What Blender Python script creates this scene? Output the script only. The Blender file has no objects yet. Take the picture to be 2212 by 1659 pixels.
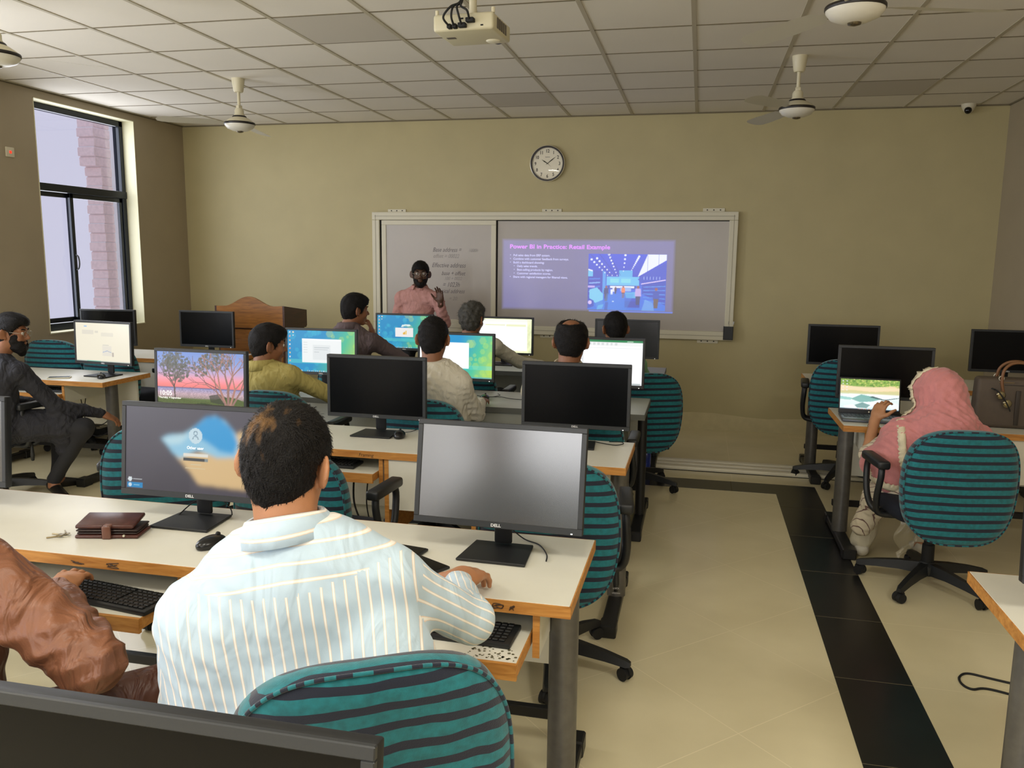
import bpy, bmesh, math, random
import numpy as np
from mathutils import Vector, Matrix, Euler
random.seed(7); rng = np.random.default_rng(7)
SC = bpy.context.scene; COL = SC.collection; PI = math.pi

def lin(c):
    return tuple(((v/255.0)/12.92 if v/255.0 <= .04045 else ((v/255.0+.055)/1.055)**2.4) for v in c)

# ------------------------------------------------------------------ camera
def cam_axes(ya, pi, ro):
    fwd = Vector((math.sin(ya)*math.cos(pi), math.cos(ya)*math.cos(pi), math.sin(pi)))
    right = Vector((math.cos(ya), -math.sin(ya), 0)); up = right.cross(fwd)
    return right*math.cos(ro)+up*math.sin(ro), -right*math.sin(ro)+up*math.cos(ro), fwd
r_, u_, f_ = cam_axes(-.2219, -.1545, .011)
cd = bpy.data.cameras.new('camera'); cam = bpy.data.objects.new('camera', cd); COL.objects.link(cam)
cd.sensor_fit = 'HORIZONTAL'; cd.sensor_width = 36.0; cd.lens = 36.0*1772.8/2212.0
cd.clip_start = .05; cd.clip_end = 200
cam.matrix_world = Matrix(((r_.x, u_.x, -f_.x, 0), (r_.y, u_.y, -f_.y, 0), (r_.z, u_.z, -f_.z, 1.697), (0, 0, 0, 1)))
SC.camera = cam

# ------------------------------------------------------------------ view + world
SC.view_settings.view_transform = 'Standard'; SC.view_settings.look = 'None'
SC.view_settings.gamma = 1.0; SC.view_settings.exposure = 0.10; SC.view_settings.use_curve_mapping = False
w = bpy.data.worlds.new('overcast_sky'); SC.world = w; w.use_nodes = True
bg = w.node_tree.nodes['Background']; bg.inputs[0].default_value = (.60, .60, .77, 1); bg.inputs[1].default_value = 1.0

def area(name, loc, rot, sx, sy, power, color):
    l = bpy.data.lights.new(name, 'AREA'); l.shape = 'RECTANGLE'; l.size = sx; l.size_y = sy
    l.energy = power; l.color = color
    o = bpy.data.objects.new(name, l); o.location = loc; o.rotation_euler = rot; COL.objects.link(o); return o
CEIL = 3.069; LW = -5.62; RW = 2.6; FW = 8.307; BW = -3.2
WINS = [(6.2, 7.49), (3.1, 4.39), (0.0, 1.29), (-2.6, -1.31)]
# daylight that enters by the three left windows nearer than the one in the picture
for i, (y0, y1) in enumerate(WINS):
    area('window_daylight', (LW+.05 if i else LW-.16, (y0+y1)/2, 1.98), (0, -PI/2, 0), 1.9, 1.2, (26, 66, 60, 60)[i], (.90, .93, 1.0))
ADDED_BWINS = [(-4.9, -3.7), (-2.9, 1.15)]
for (x0, x1) in ADDED_BWINS:       # and by two unseen back windows, added for front-wall light and monitor reflection
    area('window_daylight', ((x0+x1)/2, BW+.05, 1.85), (PI/2, 0, 0), x1-x0-.1, 1.5, 38*(x1-x0)/2, (.95, .95, .93))
ADDED_PANELS = [(-2.55, .69), (-.40, .69), (1.73, .69), (-1.63, -1.75), (.81, -1.75)]  # ceiling panels out of view, added to brighten the foreground
for (x, y) in ADDED_PANELS:
    area('added_panel_glow', (x, y, CEIL-.035), (0, 0, 0), .56, .56, (34 if x > 1 else (18 if x > -1 else 20)) if y > 0 else 12, (1.0, .96, .86))

# ------------------------------------------------------------------ materials
MATS = {}
def nmat(name, base=(128, 128, 128), rough=.6, metal=0.0, spec=.5, emit=None, es=1.0, noise=0.0, nscale=20, bump=0.0, bscale=200, fold=0.0, fscale=14, coat=0.0, trans=0.0, sheen=0.0, alpha=1.0):
    if name in MATS: return MATS[name]
    m = bpy.data.materials.new(name); m.use_nodes = True; nt = m.node_tree
    b = nt.nodes['Principled BSDF']; c = lin(base)
    b.inputs['Base Color'].default_value = (*c, 1); b.inputs['Roughness'].default_value = rough
    b.inputs['Metallic'].default_value = metal; b.inputs['Specular IOR Level'].default_value = spec
    b.inputs['Coat Weight'].default_value = coat; b.inputs['Transmission Weight'].default_value = trans
    b.inputs['Sheen Weight'].default_value = sheen; b.inputs['Alpha'].default_value = alpha
    tc = nt.nodes.new('ShaderNodeTexCoord')
    if emit is not None:
        b.inputs['Emission Color'].default_value = (*lin(emit), 1); b.inputs['Emission Strength'].default_value = es
    if noise > 0:
        n = nt.nodes.new('ShaderNodeTexNoise'); n.inputs['Scale'].default_value = nscale; n.inputs['Detail'].default_value = 5
        nt.links.new(tc.outputs['Object'], n.inputs['Vector'])
        mr = nt.nodes.new('ShaderNodeMapRange'); mr.inputs['From Min'].default_value = .3; mr.inputs['From Max'].default_value = .7
        mr.inputs['To Min'].default_value = 1-noise; mr.inputs['To Max'].default_value = 1+noise
        nt.links.new(n.outputs['Fac'], mr.inputs['Value'])
        mx = nt.nodes.new('ShaderNodeVectorMath'); mx.operation = 'SCALE'; mx.inputs[0].default_value = c
        nt.links.new(mr.outputs['Result'], mx.inputs['Scale']); nt.links.new(mx.outputs[0], b.inputs['Base Color'])
    if bump > 0:
        n2 = nt.nodes.new('ShaderNodeTexNoise'); n2.inputs['Scale'].default_value = bscale; n2.inputs['Detail'].default_value = 3
        nt.links.new(tc.outputs['Object'], n2.inputs['Vector'])
        bp = nt.nodes.new('ShaderNodeBump'); bp.inputs['Strength'].default_value = bump; bp.inputs['Distance'].default_value = .004
        nt.links.new(n2.outputs['Fac'], bp.inputs['Height']); nt.links.new(bp.outputs[0], b.inputs['Normal'])
    if fold > 0:
        n3 = nt.nodes.new('ShaderNodeTexNoise'); n3.inputs['Scale'].default_value = fscale; n3.inputs['Detail'].default_value = 2.5; n3.inputs['Distortion'].default_value = 1.2
        mp = nt.nodes.new('ShaderNodeMapping'); mp.inputs['Scale'].default_value = (1.25, 1.0, .6); nt.links.new(tc.outputs['Object'], mp.inputs[0]); nt.links.new(mp.outputs[0], n3.inputs['Vector'])
        b3 = nt.nodes.new('ShaderNodeBump'); b3.inputs['Strength'].default_value = fold; b3.inputs['Distance'].default_value = .03
        nt.links.new(n3.outputs['Fac'], b3.inputs['Height'])
        if bump > 0: nt.links.new(b3.outputs[0], bp.inputs['Normal'])
        else: nt.links.new(b3.outputs[0], b.inputs['Normal'])
    MATS[name] = m; return m

def attr_emit(name, strength=1.0, base=(10, 10, 10), rough=.35):
    """picture of a lit display, or of projector light painted on the board: emission colour read from the mesh attribute 'pic'"""
    if name in MATS: return MATS[name]
    m = nmat(name, base, rough); nt = m.node_tree; b = nt.nodes['Principled BSDF']
    a = nt.nodes.new('ShaderNodeAttribute'); a.attribute_name = 'pic'
    nt.links.new(a.outputs['Color'], b.inputs['Emission Color']); b.inputs['Emission Strength'].default_value = strength
    return m

# ------------------------------------------------------------------ object helpers
def tag(o, label=None, cat=None, group=None, kind=None):
    if label: o['label'] = label
    if cat: o['category'] = cat
    if group: o['group'] = group
    if kind: o['kind'] = kind
    return o
def thing(name, label, cat, loc=(0, 0, 0), rz=0.0, group=None):
    o = bpy.data.objects.new(name, None); COL.objects.link(o); o.empty_display_size = .05
    o.location = loc; o.rotation_euler = (0, 0, rz); return tag(o, label, cat, group)
def link(name, me, parent=None, mats=(), smooth=None):
    o = bpy.data.objects.new(name, me); COL.objects.link(o)
    if parent is not None: o.parent = parent
    for m in (mats if isinstance(mats, (list, tuple)) else [mats]): me.materials.append(m)
    return o
def fin(name, bm, mats, parent=None, smooth=35, loc=None, rot=None):
    me = bpy.data.meshes.new(name)
    bmesh.ops.recalc_face_normals(bm, faces=bm.faces[:]); bm.to_mesh(me); bm.free()
    if smooth:
        me.shade_smooth()
        if smooth < 180:
            bm2 = bmesh.new(); bm2.from_mesh(me); a = math.radians(smooth)
            for e in bm2.edges:
                if len(e.link_faces) == 2 and e.calc_face_angle(0) > a: e.smooth = False
            bm2.to_mesh(me); bm2.free()
    o = link(name, me, parent, mats)
    if loc is not None: o.location = loc
    if rot is not None: o.rotation_euler = rot
    return o
def children(o): return [c for c in bpy.data.objects if c.parent == o]
def copy_tree(o, parent=None):
    c = o.copy(); COL.objects.link(c); c.parent = parent
    for ch in children(o): copy_tree(ch, c)
    return c
def B(): return bmesh.new()
def box(bm, x0, x1, y0, y1, z0, z1, bev=0.0, seg=2, mat=0, M=None):
    r = bmesh.ops.create_cube(bm, size=1.0); vs = r['verts']
    for v in vs:
        v.co = Vector(((x0+x1)/2+v.co.x*(x1-x0), (y0+y1)/2+v.co.y*(y1-y0), (z0+z1)/2+v.co.z*(z1-z0)))
    fs = set(f for v in vs for f in v.link_faces)
    for f in fs: f.material_index = mat
    if bev > 0:
        es = list(set(e for v in vs for e in v.link_edges))
        rr = bmesh.ops.bevel(bm, geom=es, offset=bev, segments=seg, affect='EDGES', profile=.5)
        vs = list(set(list(rr['verts']) + [v for f in rr['faces'] for v in f.verts]))
        for f in rr['faces']: f.material_index = mat
    if M is not None:
        vv = set()
        for v in vs:
            if v.is_valid: vv.add(v)
        st = list(vv); seen = set(vv)
        while st:
            v = st.pop()
            for e in v.link_edges:
                o = e.other_vert(v)
                if o not in seen: seen.add(o); st.append(o)
        for v in seen: v.co = M @ v.co
def frame_of(d):
    d = d.normalized(); a = Vector((0, 0, 1)) if abs(d.z) < .9 else Vector((1, 0, 0))
    s = d.cross(a).normalized(); return s, s.cross(d).normalized()
def tube(bm, pts, r, n=10, caps=True, mat=0, closed=False):
    pts = [Vector(p) for p in pts]; rs = r if isinstance(r, (list, tuple)) else [r]*len(pts)
    rings = []; ps = None
    for i, p in enumerate(pts):
        if closed: d = pts[(i+1) % len(pts)]-pts[i-1]
        else: d = pts[min(i+1, len(pts)-1)]-pts[max(i-1, 0)]
        if d.length < 1e-9: d = Vector((0, 0, 1))
        if ps is None: s = frame_of(d)[0]; t = d.normalized().cross(s)
        else:
            s = (ps-d.normalized()*ps.dot(d.normalized())); s = s.normalized() if s.length > 1e-6 else frame_of(d)[0]
            t = d.normalized().cross(s)
        ps = s
        rings.append([bm.verts.new(p+(s*math.cos(2*PI*k/n)+t*math.sin(2*PI*k/n))*rs[i]) for k in range(n)])
    m = len(rings)
    for i in range(m if closed else m-1):
        A, C2 = rings[i], rings[(i+1) % m]
        for k in range(n):
            f = bm.faces.new((A[k], A[(k+1) % n], C2[(k+1) % n], C2[k])); f.material_index = mat
    if caps and not closed:
        f = bm.faces.new(rings[0][::-1]); f.material_index = mat
        f = bm.faces.new(rings[-1]); f.material_index = mat
def smoothpath(pts, n=6):
    P = [Vector(p) for p in pts]; out = []
    for i in range(len(P)-1):
        a, b, c, d = P[max(i-1, 0)], P[i], P[i+1], P[min(i+2, len(P)-1)]
        for k in range(n):
            t = k/n; out.append(.5*((2*b)+(c-a)*t+(2*a-5*b+4*c-d)*t*t+(3*b-a-3*c+d)*t**3))
    out.append(P[-1]); return out
def lathe(bm, prof, c=(0, 0, 0), n=28, mat=0, ax='z'):
    rings = []
    for (r, z) in prof:
        if r < 1e-6: rings.append([bm.verts.new(_ax(0, 0, z, c, ax))])
        else: rings.append([bm.verts.new(_ax(r*math.cos(2*PI*k/n), r*math.sin(2*PI*k/n), z, c, ax)) for k in range(n)])
    for A, D in zip(rings, rings[1:]):
        for k in range(n):
            if len(A) == 1 and len(D) == 1: continue
            if len(A) == 1: vs = (A[0], D[k], D[(k+1) % n])
            elif len(D) == 1: vs = (A[k], A[(k+1) % n], D[0])
            else: vs = (A[k], A[(k+1) % n], D[(k+1) % n], D[k])
            f = bm.faces.new(vs); f.material_index = mat
def _ax(x, y, z, c, ax):
    if ax == 'z': v = (x, y, z)
    elif ax == 'y': v = (x, z, y)
    else: v = (z, x, y)
    return Vector((v[0]+c[0], v[1]+c[1], v[2]+c[2]))
def prism(bm, pts2, y0, y1, plane='xz', mat=0):
    def mk(p, d):
        return {'xz': (p[0], d, p[1]), 'xy': (p[0], p[1], d), 'yz': (d, p[0], p[1])}[plane]
    A = [bm.verts.new(mk(p, y0)) for p in pts2]; D = [bm.verts.new(mk(p, y1)) for p in pts2]
    n = len(pts2)
    for f in [bm.faces.new(A[::-1]), bm.faces.new(D)] + [bm.faces.new((A[i], A[(i+1) % n], D[(i+1) % n], D[i])) for i in range(n)]:
        f.material_index = mat
FONTC = {}
def text_into(bm, s, size, M, shear=0.0, mat=0, align='LEFT', depth=0.0, bold=0.0, sx=1.0):
    cu = bpy.data.curves.new('t', 'FONT'); cu.body = s; cu.size = size; cu.shear = shear; cu.align_x = align
    cu.extrude = depth; cu.offset = bold; cu.resolution_u = 3
    o = bpy.data.objects.new('t', cu); me = bpy.data.meshes.new_from_object(o)
    n0 = len(bm.verts); f0 = len(bm.faces); bm.from_mesh(me); bm.verts.ensure_lookup_table(); bm.faces.ensure_lookup_table()
    for v in bm.verts[n0:]: v.co = M @ Vector((v.co.x*sx, v.co.y, v.co.z))
    for f in bm.faces[f0:]: f.material_index = mat
    bpy.data.objects.remove(o); bpy.data.curves.remove(cu); bpy.data.meshes.remove(me)
def XZ(x, y, z):   # text plane facing -y
    return Matrix.Translation((x, y, z)) @ Matrix.Rotation(PI/2, 4, 'X')

# ------------------------------------------------------------------ pictures as coloured grids
class Pic:
    def __init__(s, w, h, asp, col):
        s.w, s.h, s.asp = w, h, asp
        ys, xs = np.mgrid[0:h, 0:w]; s.X = xs/(w-1); s.Y = 1-ys/(h-1)      # 0..1, y up
        s.a = np.zeros((h, w, 3)); s.a[:] = lin(col)
    def put(s, mask, col, k=1.0):
        c = np.array(lin(col)); m = np.clip(mask.astype(float)*k, 0, 1)[..., None]; s.a = s.a*(1-m)+c*m
    def rect(s, x0, x1, y0, y1, col, k=1.0): s.put((s.X >= x0) & (s.X <= x1) & (s.Y >= y0) & (s.Y <= y1), col, k)
    def circ(s, x, y, r, col, k=1.0, sq=1.0): s.put(((s.X-x)*s.asp)**2+((s.Y-y)/sq)**2 < r*r, col, k)
    def poly(s, pts, col, k=1.0):
        ins = np.zeros(s.X.shape, bool); n = len(pts)
        for i in range(n):
            x0, y0 = pts[i]; x1, y1 = pts[(i+1) % n]
            if y0 == y1: continue
            c = ((y0 > s.Y) != (y1 > s.Y)) & (s.X < (x1-x0)*(s.Y-y0)/(y1-y0)+x0); ins ^= c
        s.put(ins, col, k)
    def line(s, x0, y0, x1, y1, wd, col, k=1.0):
        ax, ay = (s.X-x0)*s.asp, s.Y-y0; bx, by = (x1-x0)*s.asp, y1-y0
        t = np.clip((ax*bx+ay*by)/(bx*bx+by*by+1e-9), 0, 1); s.put((ax-bx*t)**2+(ay-by*t)**2 < wd*wd, col, k)
    def grad(s, stops, x0=0, x1=1, y0=0, y1=1):
        m = (s.X >= x0) & (s.X <= x1) & (s.Y >= y0) & (s.Y <= y1)
        ks = [a for a, _ in stops]; cs = np.array([lin(c) for _, c in stops])
        g = np.stack([np.interp(s.Y, ks, cs[:, i]) for i in range(3)], -1); s.a[m] = g[m]
    def noise(s, f, seed=0, ax=1.0, ay=1.0):
        r = np.random.default_rng(seed); out = np.zeros(s.X.shape)
        for o in range(4):
            n = 8*2**o
            for _ in range(3):
                a = r.uniform(0, 6.28); ph = r.uniform(0, 6.28)
                out += np.sin((s.X*s.asp*math.cos(a)*ax+s.Y*math.sin(a)*ay)*f*2**o+ph)/(1.6**o)
        return out/6
    def soft(s, n=1):
        for _ in range(n):
            p = np.pad(s.a, ((1, 1), (1, 1), (0, 0)), 'edge')
            s.a = (p[:-2, 1:-1]+p[2:, 1:-1]+p[1:-1, :-2]+p[1:-1, 2:]+2*p[1:-1, 1:-1])/6
    def mesh(s, name, W, H, plane=None):
        h, w = s.h, s.w
        me = bpy.data.meshes.new(name)
        co = np.stack([(s.X-.5)*W, np.zeros_like(s.X), (s.Y-.5)*H], -1).reshape(-1, 3)
        idx = np.arange(h*w).reshape(h, w)
        q = np.stack([idx[1:, :-1], idx[1:, 1:], idx[:-1, 1:], idx[:-1, :-1]], -1).reshape(-1, 4)
        me.from_pydata(co.tolist(), [], q.tolist())
        at = me.attributes.new('pic', 'FLOAT_COLOR', 'POINT')
        rgba = np.concatenate([s.a.reshape(-1, 3), np.ones((h*w, 1))], -1).astype(np.float32)
        at.data.foreach_set('color', rgba.ravel()); me.update(); return me
# ------------------------------------------------------------------ signed distance bodies
def V(*a): return np.array(a, float)
def nrm(v): v = np.asarray(v, float); return v/(np.linalg.norm(v)+1e-12)
class SDF:
    """union of soft primitives, meshed as ONE continuous surface"""
    def __init__(s): s.p = []; s.warp = None
    def cone(s, a, b, ra, rb, k=.02, op='u'):
        a, b = V(*a), V(*b); m = max(ra, rb)+k+.02
        s.p.append((np.minimum(a, b)-m, np.maximum(a, b)+m, k, op, ('c', a, b, ra, rb))); return s
    def ell(s, c, r, R=None, k=.02, op='u'):
        c, r = V(*c), V(*r); R = np.eye(3) if R is None else R; m = r.max()+k+.02
        s.p.append((c-m, c+m, k, op, ('e', c, r, R))); return s
    def chain(s, pts, rs, k=.02):
        for i in range(len(pts)-1): s.cone(pts[i], pts[i+1], rs[i], rs[i+1], k)
        return s
    @staticmethod
    def dist(q, P):
        if q[0] == 'c':
            _, a, b, ra, rb = q; ab = b-a; L = ab@ab+1e-12
            t = np.clip(((P-a)@ab)/L, 0, 1); return np.linalg.norm(P-a-t[..., None]*ab, axis=-1)-(ra+(rb-ra)*t)
        _, c, r, R = q; X = (P-c)@R.T
        k0 = np.linalg.norm(X/r, axis=-1); k1 = np.linalg.norm(X/(r*r), axis=-1)+1e-9
        return k0*(k0-1)/k1
    def mesh(s, h, disp=None, clip=None):
        lo = np.min([p[0] for p in s.p if p[3] == 'u'], 0)-h; hi = np.max([p[1] for p in s.p if p[3] == 'u'], 0)+h
        n = np.ceil((hi-lo)/h).astype(int)+1
        f = np.full(tuple(n), .2); ax = [lo[i]+np.arange(n[i])*h for i in range(3)]
        for (a, b, k, op, q) in s.p:
            i0 = np.clip(((a-lo)/h).astype(int)-1, 0, n); i1 = np.clip(np.ceil((b-lo)/h).astype(int)+2, 0, n)
            if (i1 <= i0).any(): continue
            sl = tuple(slice(i0[i], i1[i]) for i in range(3))
            P = np.stack(np.meshgrid(*[ax[i][sl[i]] for i in range(3)], indexing='ij'), -1)
            d = s.dist(q, P); g = f[sl]
            if op == 'u':
                hh = np.clip(.5+.5*(g-d)/k, 0, 1); f[sl] = g*(1-hh)+d*hh-k*hh*(1-hh)
            else:
                hh = np.clip(.5-.5*(g+d)/k, 0, 1); f[sl] = g*(1-hh)+(-d)*hh+k*hh*(1-hh)
        if disp is not None or clip is not None:
            P = np.stack(np.meshgrid(*ax, indexing='ij'), -1)
            if disp is not None:
                m = np.abs(f) < .05; f[m] += disp(P[m])
            if clip is not None:
                f = np.maximum(f, clip(P))
        f[0], f[-1] = .1, .1; f[:, 0], f[:, -1] = .1, .1; f[:, :, 0], f[:, :, -1] = .1, .1
        return nets(f, lo, h)
def nets(f, lo, h):
    ins = f < 0; nx, ny, nz = f.shape
    acc = np.zeros((nx-1, ny-1, nz-1, 3)); cnt = np.zeros((nx-1, ny-1, nz-1))
    offs = [(0, 0, 0), (1, 0, 0), (0, 1, 0), (1, 1, 0), (0, 0, 1), (1, 0, 1), (0, 1, 1), (1, 1, 1)]
    def sub(A, o): return A[o[0]:o[0]+nx-1, o[1]:o[1]+ny-1, o[2]:o[2]+nz-1]
    for i in range(8):
        for j in range(i+1, 8):
            d = [abs(a-b) for a, b in zip(offs[i], offs[j])]
            if sum(d) != 1: continue
            a, b = sub(f, offs[i]), sub(f, offs[j]); m = (a < 0) != (b < 0)
            t = np.where(m, a/np.where(m, a-b, 1), 0)
            for c in range(3): acc[..., c] += m*(offs[i][c]+t*(offs[j][c]-offs[i][c]))
            cnt += m
    on = cnt > 0; ids = np.full(cnt.shape, -1, int); ids[on] = np.arange(on.sum())
    base = np.argwhere(on); vs = lo+h*(base+acc[on]/cnt[on][:, None])
    quads = []
    for c in range(3):
        o = [slice(1, -1)]*3; o[c] = slice(0, -1); o2 = list(o); o2[c] = slice(1, None)
        A = ins[tuple(o)]; Bm = ins[tuple(o2)]; ch = A != Bm
        g = np.argwhere(ch)+np.array([0 if i == c else 1 for i in range(3)])
        if len(g) == 0: continue
        u, v = (c+1) % 3, (c+2) % 3
        def gi(du, dv):
            q = g.copy(); q[:, u] -= du; q[:, v] -= dv; return ids[q[:, 0], q[:, 1], q[:, 2]]
        Q = np.stack([gi(1, 1), gi(0, 1), gi(0, 0), gi(1, 0)], -1); fl = ~A[ch]; Q[fl] = Q[fl][:, ::-1]; quads.append(Q)
    Q = np.concatenate(quads); Q = Q[(Q >= 0).all(1)]
    return vs, Q
def relax(vs, Q, it=1, lam=.5):
    for _ in range(it):
        a = np.zeros_like(vs); c = np.zeros(len(vs))
        for k in range(4):
            for d in (1, 3):
                np.add.at(a, Q[:, k], vs[Q[:, (k+d) % 4]]); np.add.at(c, Q[:, k], 1)
        vs = vs*(1-lam)+lam*a/np.maximum(c, 1)[:, None]
    return vs
def put(name, parts, mats, parent, orig=None, relaxit=1):
    """parts: list of (verts, quads[, material index array]) given in world space; the object sits under its parent"""
    vs = []; qs = []; mi = []; n = 0
    for p in parts:
        v = relax(p[0], p[1], relaxit) if relaxit and len(p) < 4 else p[0]
        vs.append(v); qs.append(p[1]+n); n += len(v); mi.append(p[2] if len(p) > 2 else np.zeros(len(p[1]), int))
    vs = np.concatenate(vs); qs = np.concatenate(qs); mi = np.concatenate(mi)
    if orig is not None: vs = vs-np.asarray(orig)
    me = bpy.data.meshes.new(name); me.from_pydata(vs.tolist(), [], qs.tolist())
    me.polygons.foreach_set('material_index', mi.astype(np.int32)); me.shade_smooth(); me.update()
    return link(name, me, parent, mats)
def wrink(seed, amp=.004, f=22., dirv=None):
    r = np.random.default_rng(seed); K = r.normal(size=(7, 3)); K /= np.linalg.norm(K, axis=1)[:, None]
    if dirv is not None: K = K-0.8*(K@nrm(dirv))[:, None]*nrm(dirv)
    fr = f*r.uniform(.5, 1.9, 7); ph = r.uniform(0, 6.28, 7); K2 = r.normal(size=(3, 3))*6
    def fn(P):
        w_ = np.stack([np.sin(P@K2[i]+ph[i]) for i in range(3)], -1)*.05; Q = P+w_
        s = 0
        for i in range(7): s = s+(1-2*np.abs(np.sin(Q@K[i]*fr[i]+ph[i])))*(.5+.5*np.sin(P@K2[i % 3]*.7+ph[i]*3))
        return -amp*s/2.2
    return fn
def fuzz(seed, amp=.003, f=180.):
    r = np.random.default_rng(seed); K = r.normal(size=(8, 3)); K /= np.linalg.norm(K, axis=1)[:, None]; fr = f*r.uniform(.4, 1.6, 8); ph = r.uniform(0, 6.28, 8)
    def fn(P): return amp*sum(np.sin(P@K[i]*fr[i]+ph[i]) for i in range(8))/4
    return fn
def rotm(yaw=0, pitch=0, roll=0):
    """columns: right, forward, up of a head that first faces +y; yaw CCW seen from above, pitch>0 looks up, roll>0 tips to its right"""
    return np.array((Matrix.Rotation(yaw, 3, 'Z') @ Matrix.Rotation(pitch, 3, 'X') @ Matrix.Rotation(roll, 3, 'Y')))

def hand(sd, W, d, n, side, curl=.5, s=1.0, spread=.14):
    """palm and five separate fingers; W wrist, d towards the knuckles, n palm-facing normal, side = direction of the thumb"""
    W = V(*W); d = nrm(d); n = nrm(V(*n)-d*(V(*n)@d)); t = np.cross(d, n); t = t if t@V(*side) > 0 else -t
    R = np.stack([t, d, n]); 
    sd.ell(W+d*.048*s, (.040*s, .052*s, .0165*s), R, k=.012*s)
    sd.cone(W-d*.02*s, W+d*.03*s, .024*s, .026*s, .02*s)
    for j, (o, L, r0) in enumerate(((.029, .070, .0088), (.010, .079, .0092), (-.0095, .073, .0088), (-.028, .057, .0078))):
        p = W+d*(.088-.006*abs(j-1))*s+t*o*s; dd = nrm(d+t*o/.03*spread); c = curl*(1+.12*j)
        sd.cone(W+d*.05*s+t*o*.8*s, p, .011*s, .0105*s, .006*s)
        for q, fr in enumerate((.45, .3, .25)):
            a = c*(.6+.5*q) if q else c*.5
            dd = nrm(dd*math.cos(a)+n*math.sin(a)); p2 = p+dd*L*fr*s; sd.cone(p, p2, r0*s*(1-.08*q), r0*s*(.95-.1*q), .004*s); p = p2
    p = W+d*.02*s+t*.028*s; dd = nrm(d*.62+t*.72+n*.25); p2 = p+dd*.036*s; sd.cone(p, p2, .0135*s, .0115*s, .010*s)
    dd = nrm(d*.85+t*.4+n*.35); p3 = p2+dd*.032*s; sd.cone(p2, p3, .011*s, .0095*s, .004*s); dd = nrm(dd+n*.35*curl); sd.cone(p3, p3+dd*.024*s, .0095*s, .0075*s, .004*s)

def head_sdf(c, R, N, s=1.0, nose=1.0, neckr=.056):
    sd = SDF(); c = V(*c); N = V(*N)
    def W(x, y, z): return c+R@(V(x, y, z)*s)
    RT = R.T
    sd.ell(W(0, -.012, .030), V(.075, .094, .088)*s, RT, .02)
    sd.ell(W(0, .028, -.035), V(.059, .064, .082)*s, RT, .03)
    sd.ell(W(0, .0, -.045), V(.062, .06, .05)*s, RT, .03)
    sd.ell(W(0, .070, -.096), V(.027, .022, .020)*s, RT, .02)
    sd.ell(W(0, .074, .030), V(.050, .020, .013)*s, RT, .015)
    for q in (-1, 1):
        sd.ell(W(q*.036, .068, -.028), V(.022, .02, .022)*s, RT, .02)
        sd.ell(W(q*.031, .100, .008), V(.017, .014, .012)*s, RT, .008, 's')
        sd.ell(W(q*.0305, .078, .008), V(.0135, .0125, .0115)*s, RT, .003)
        # ears
        Re = (R@rotm(q*.75, 0, 0)).T
        sd.ell(W(q*.089, -.016, -.008), V(.0080, .023, .036)*s, Re, .008)
        sd.ell(W(q*.097, -.004, -.004), V(.006, .012, .022)*s, Re, .004, 's')
        sd.ell(W(q*.079, .0, -.032), V(.007, .010, .011)*s, Re, .006)
    sd.cone(W(0, .090, .012), W(0, .110*nose, -.022), .0075*s, .0125*s, .010)
    for q in (-1, 1): sd.ell(W(q*.012, .098, -.027), V(.0085, .010, .008)*s, RT, .006)
    sd.ell(W(0, .092, -.055), V(.023, .009, .0055)*s, RT, .005)
    sd.ell(W(0, .089, -.066), V(.020, .009, .0065)*s, RT, .005)
    sd.ell(W(0, .098, -.0605), V(.021, .006, .0012)*s, RT, .002, 's')
    sd.cone(W(0, -.018, -.05), N, neckr*s, neckr*1.08*s, .03)
    return sd, W
def hair_mesh(c, R, s=1.0, th=.010, seed=1, h=.006, back=-.092, front=.045, curly=0.0, bald=None, sides=1.0, top=0.0, neckv=False, part=0.0):
    """cap of hair that follows the skull; back/front: height of the hairline behind and before"""
    c = V(*c); W = lambda x, y, z: c+R@(V(x, y, z)*s)
    sd = SDF(); RT = R.T
    sd.ell(W(0, -.012, .030), (V(.075*sides, .094, .088)+th)*s, RT, .01)
    sd.ell(W(0, -.035, -.02), (V(.059, .060, .078)+th*.7)*s, RT, .03)
    if top: sd.ell(W(part, .02, .085), (V(.062, .075, .035)+top)*s, RT, .03)
    fz = fuzz(seed, .0022+curly*.35, 150 if not curly else 90)
    if curly:
        f2 = fuzz(seed+5, curly, 120); disp = lambda P: fz(P)+f2(P)
    else: disp = fz
    if bald is not None:
        d0 = disp; bc = W(*bald[:3]); ff = fuzz(seed+3, .010, 60)
        disp = lambda P: d0(P)+np.clip((bald[3]+.028-np.linalg.norm(P-bc, axis=-1)/s+ff(P))/.030, 0, 1)*(th+.014)
    def clip(P):
        L = (P-c)@R/s; x, y, z = L[..., 0], L[..., 1], L[..., 2]
        t = np.clip((y+.10)/.19, 0, 1)
        line = back+(front-back)*(np.clip((t-.42)/.5, 0, 1)**.8)       # hairline height along the side
        if neckv: line = line-.03*np.exp(-(x/.014)**2)*(y < 0)
        side = np.clip(.012-np.abs(np.abs(x)-.075), 0, 1)
        ear = .031-np.sqrt(((y+.004)/.75)**2+(z+.008)**2)+np.where(np.abs(x) > .058, 0, -1)
        fcut = (y-.092)*.6-.0
        d = np.maximum(line-z+.15*np.abs(x)*(y > .04), ear)
        d = d+fuzz(seed+9, .004, 160)(P)
        inner = -(np.linalg.norm((P-W(0, -.012, .030))@R/s/V(.066, .085, .079), axis=-1)-1)*.07
        d = np.maximum(d, inner)
        return d*s
    return sd.mesh(h, disp, clip)
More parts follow.
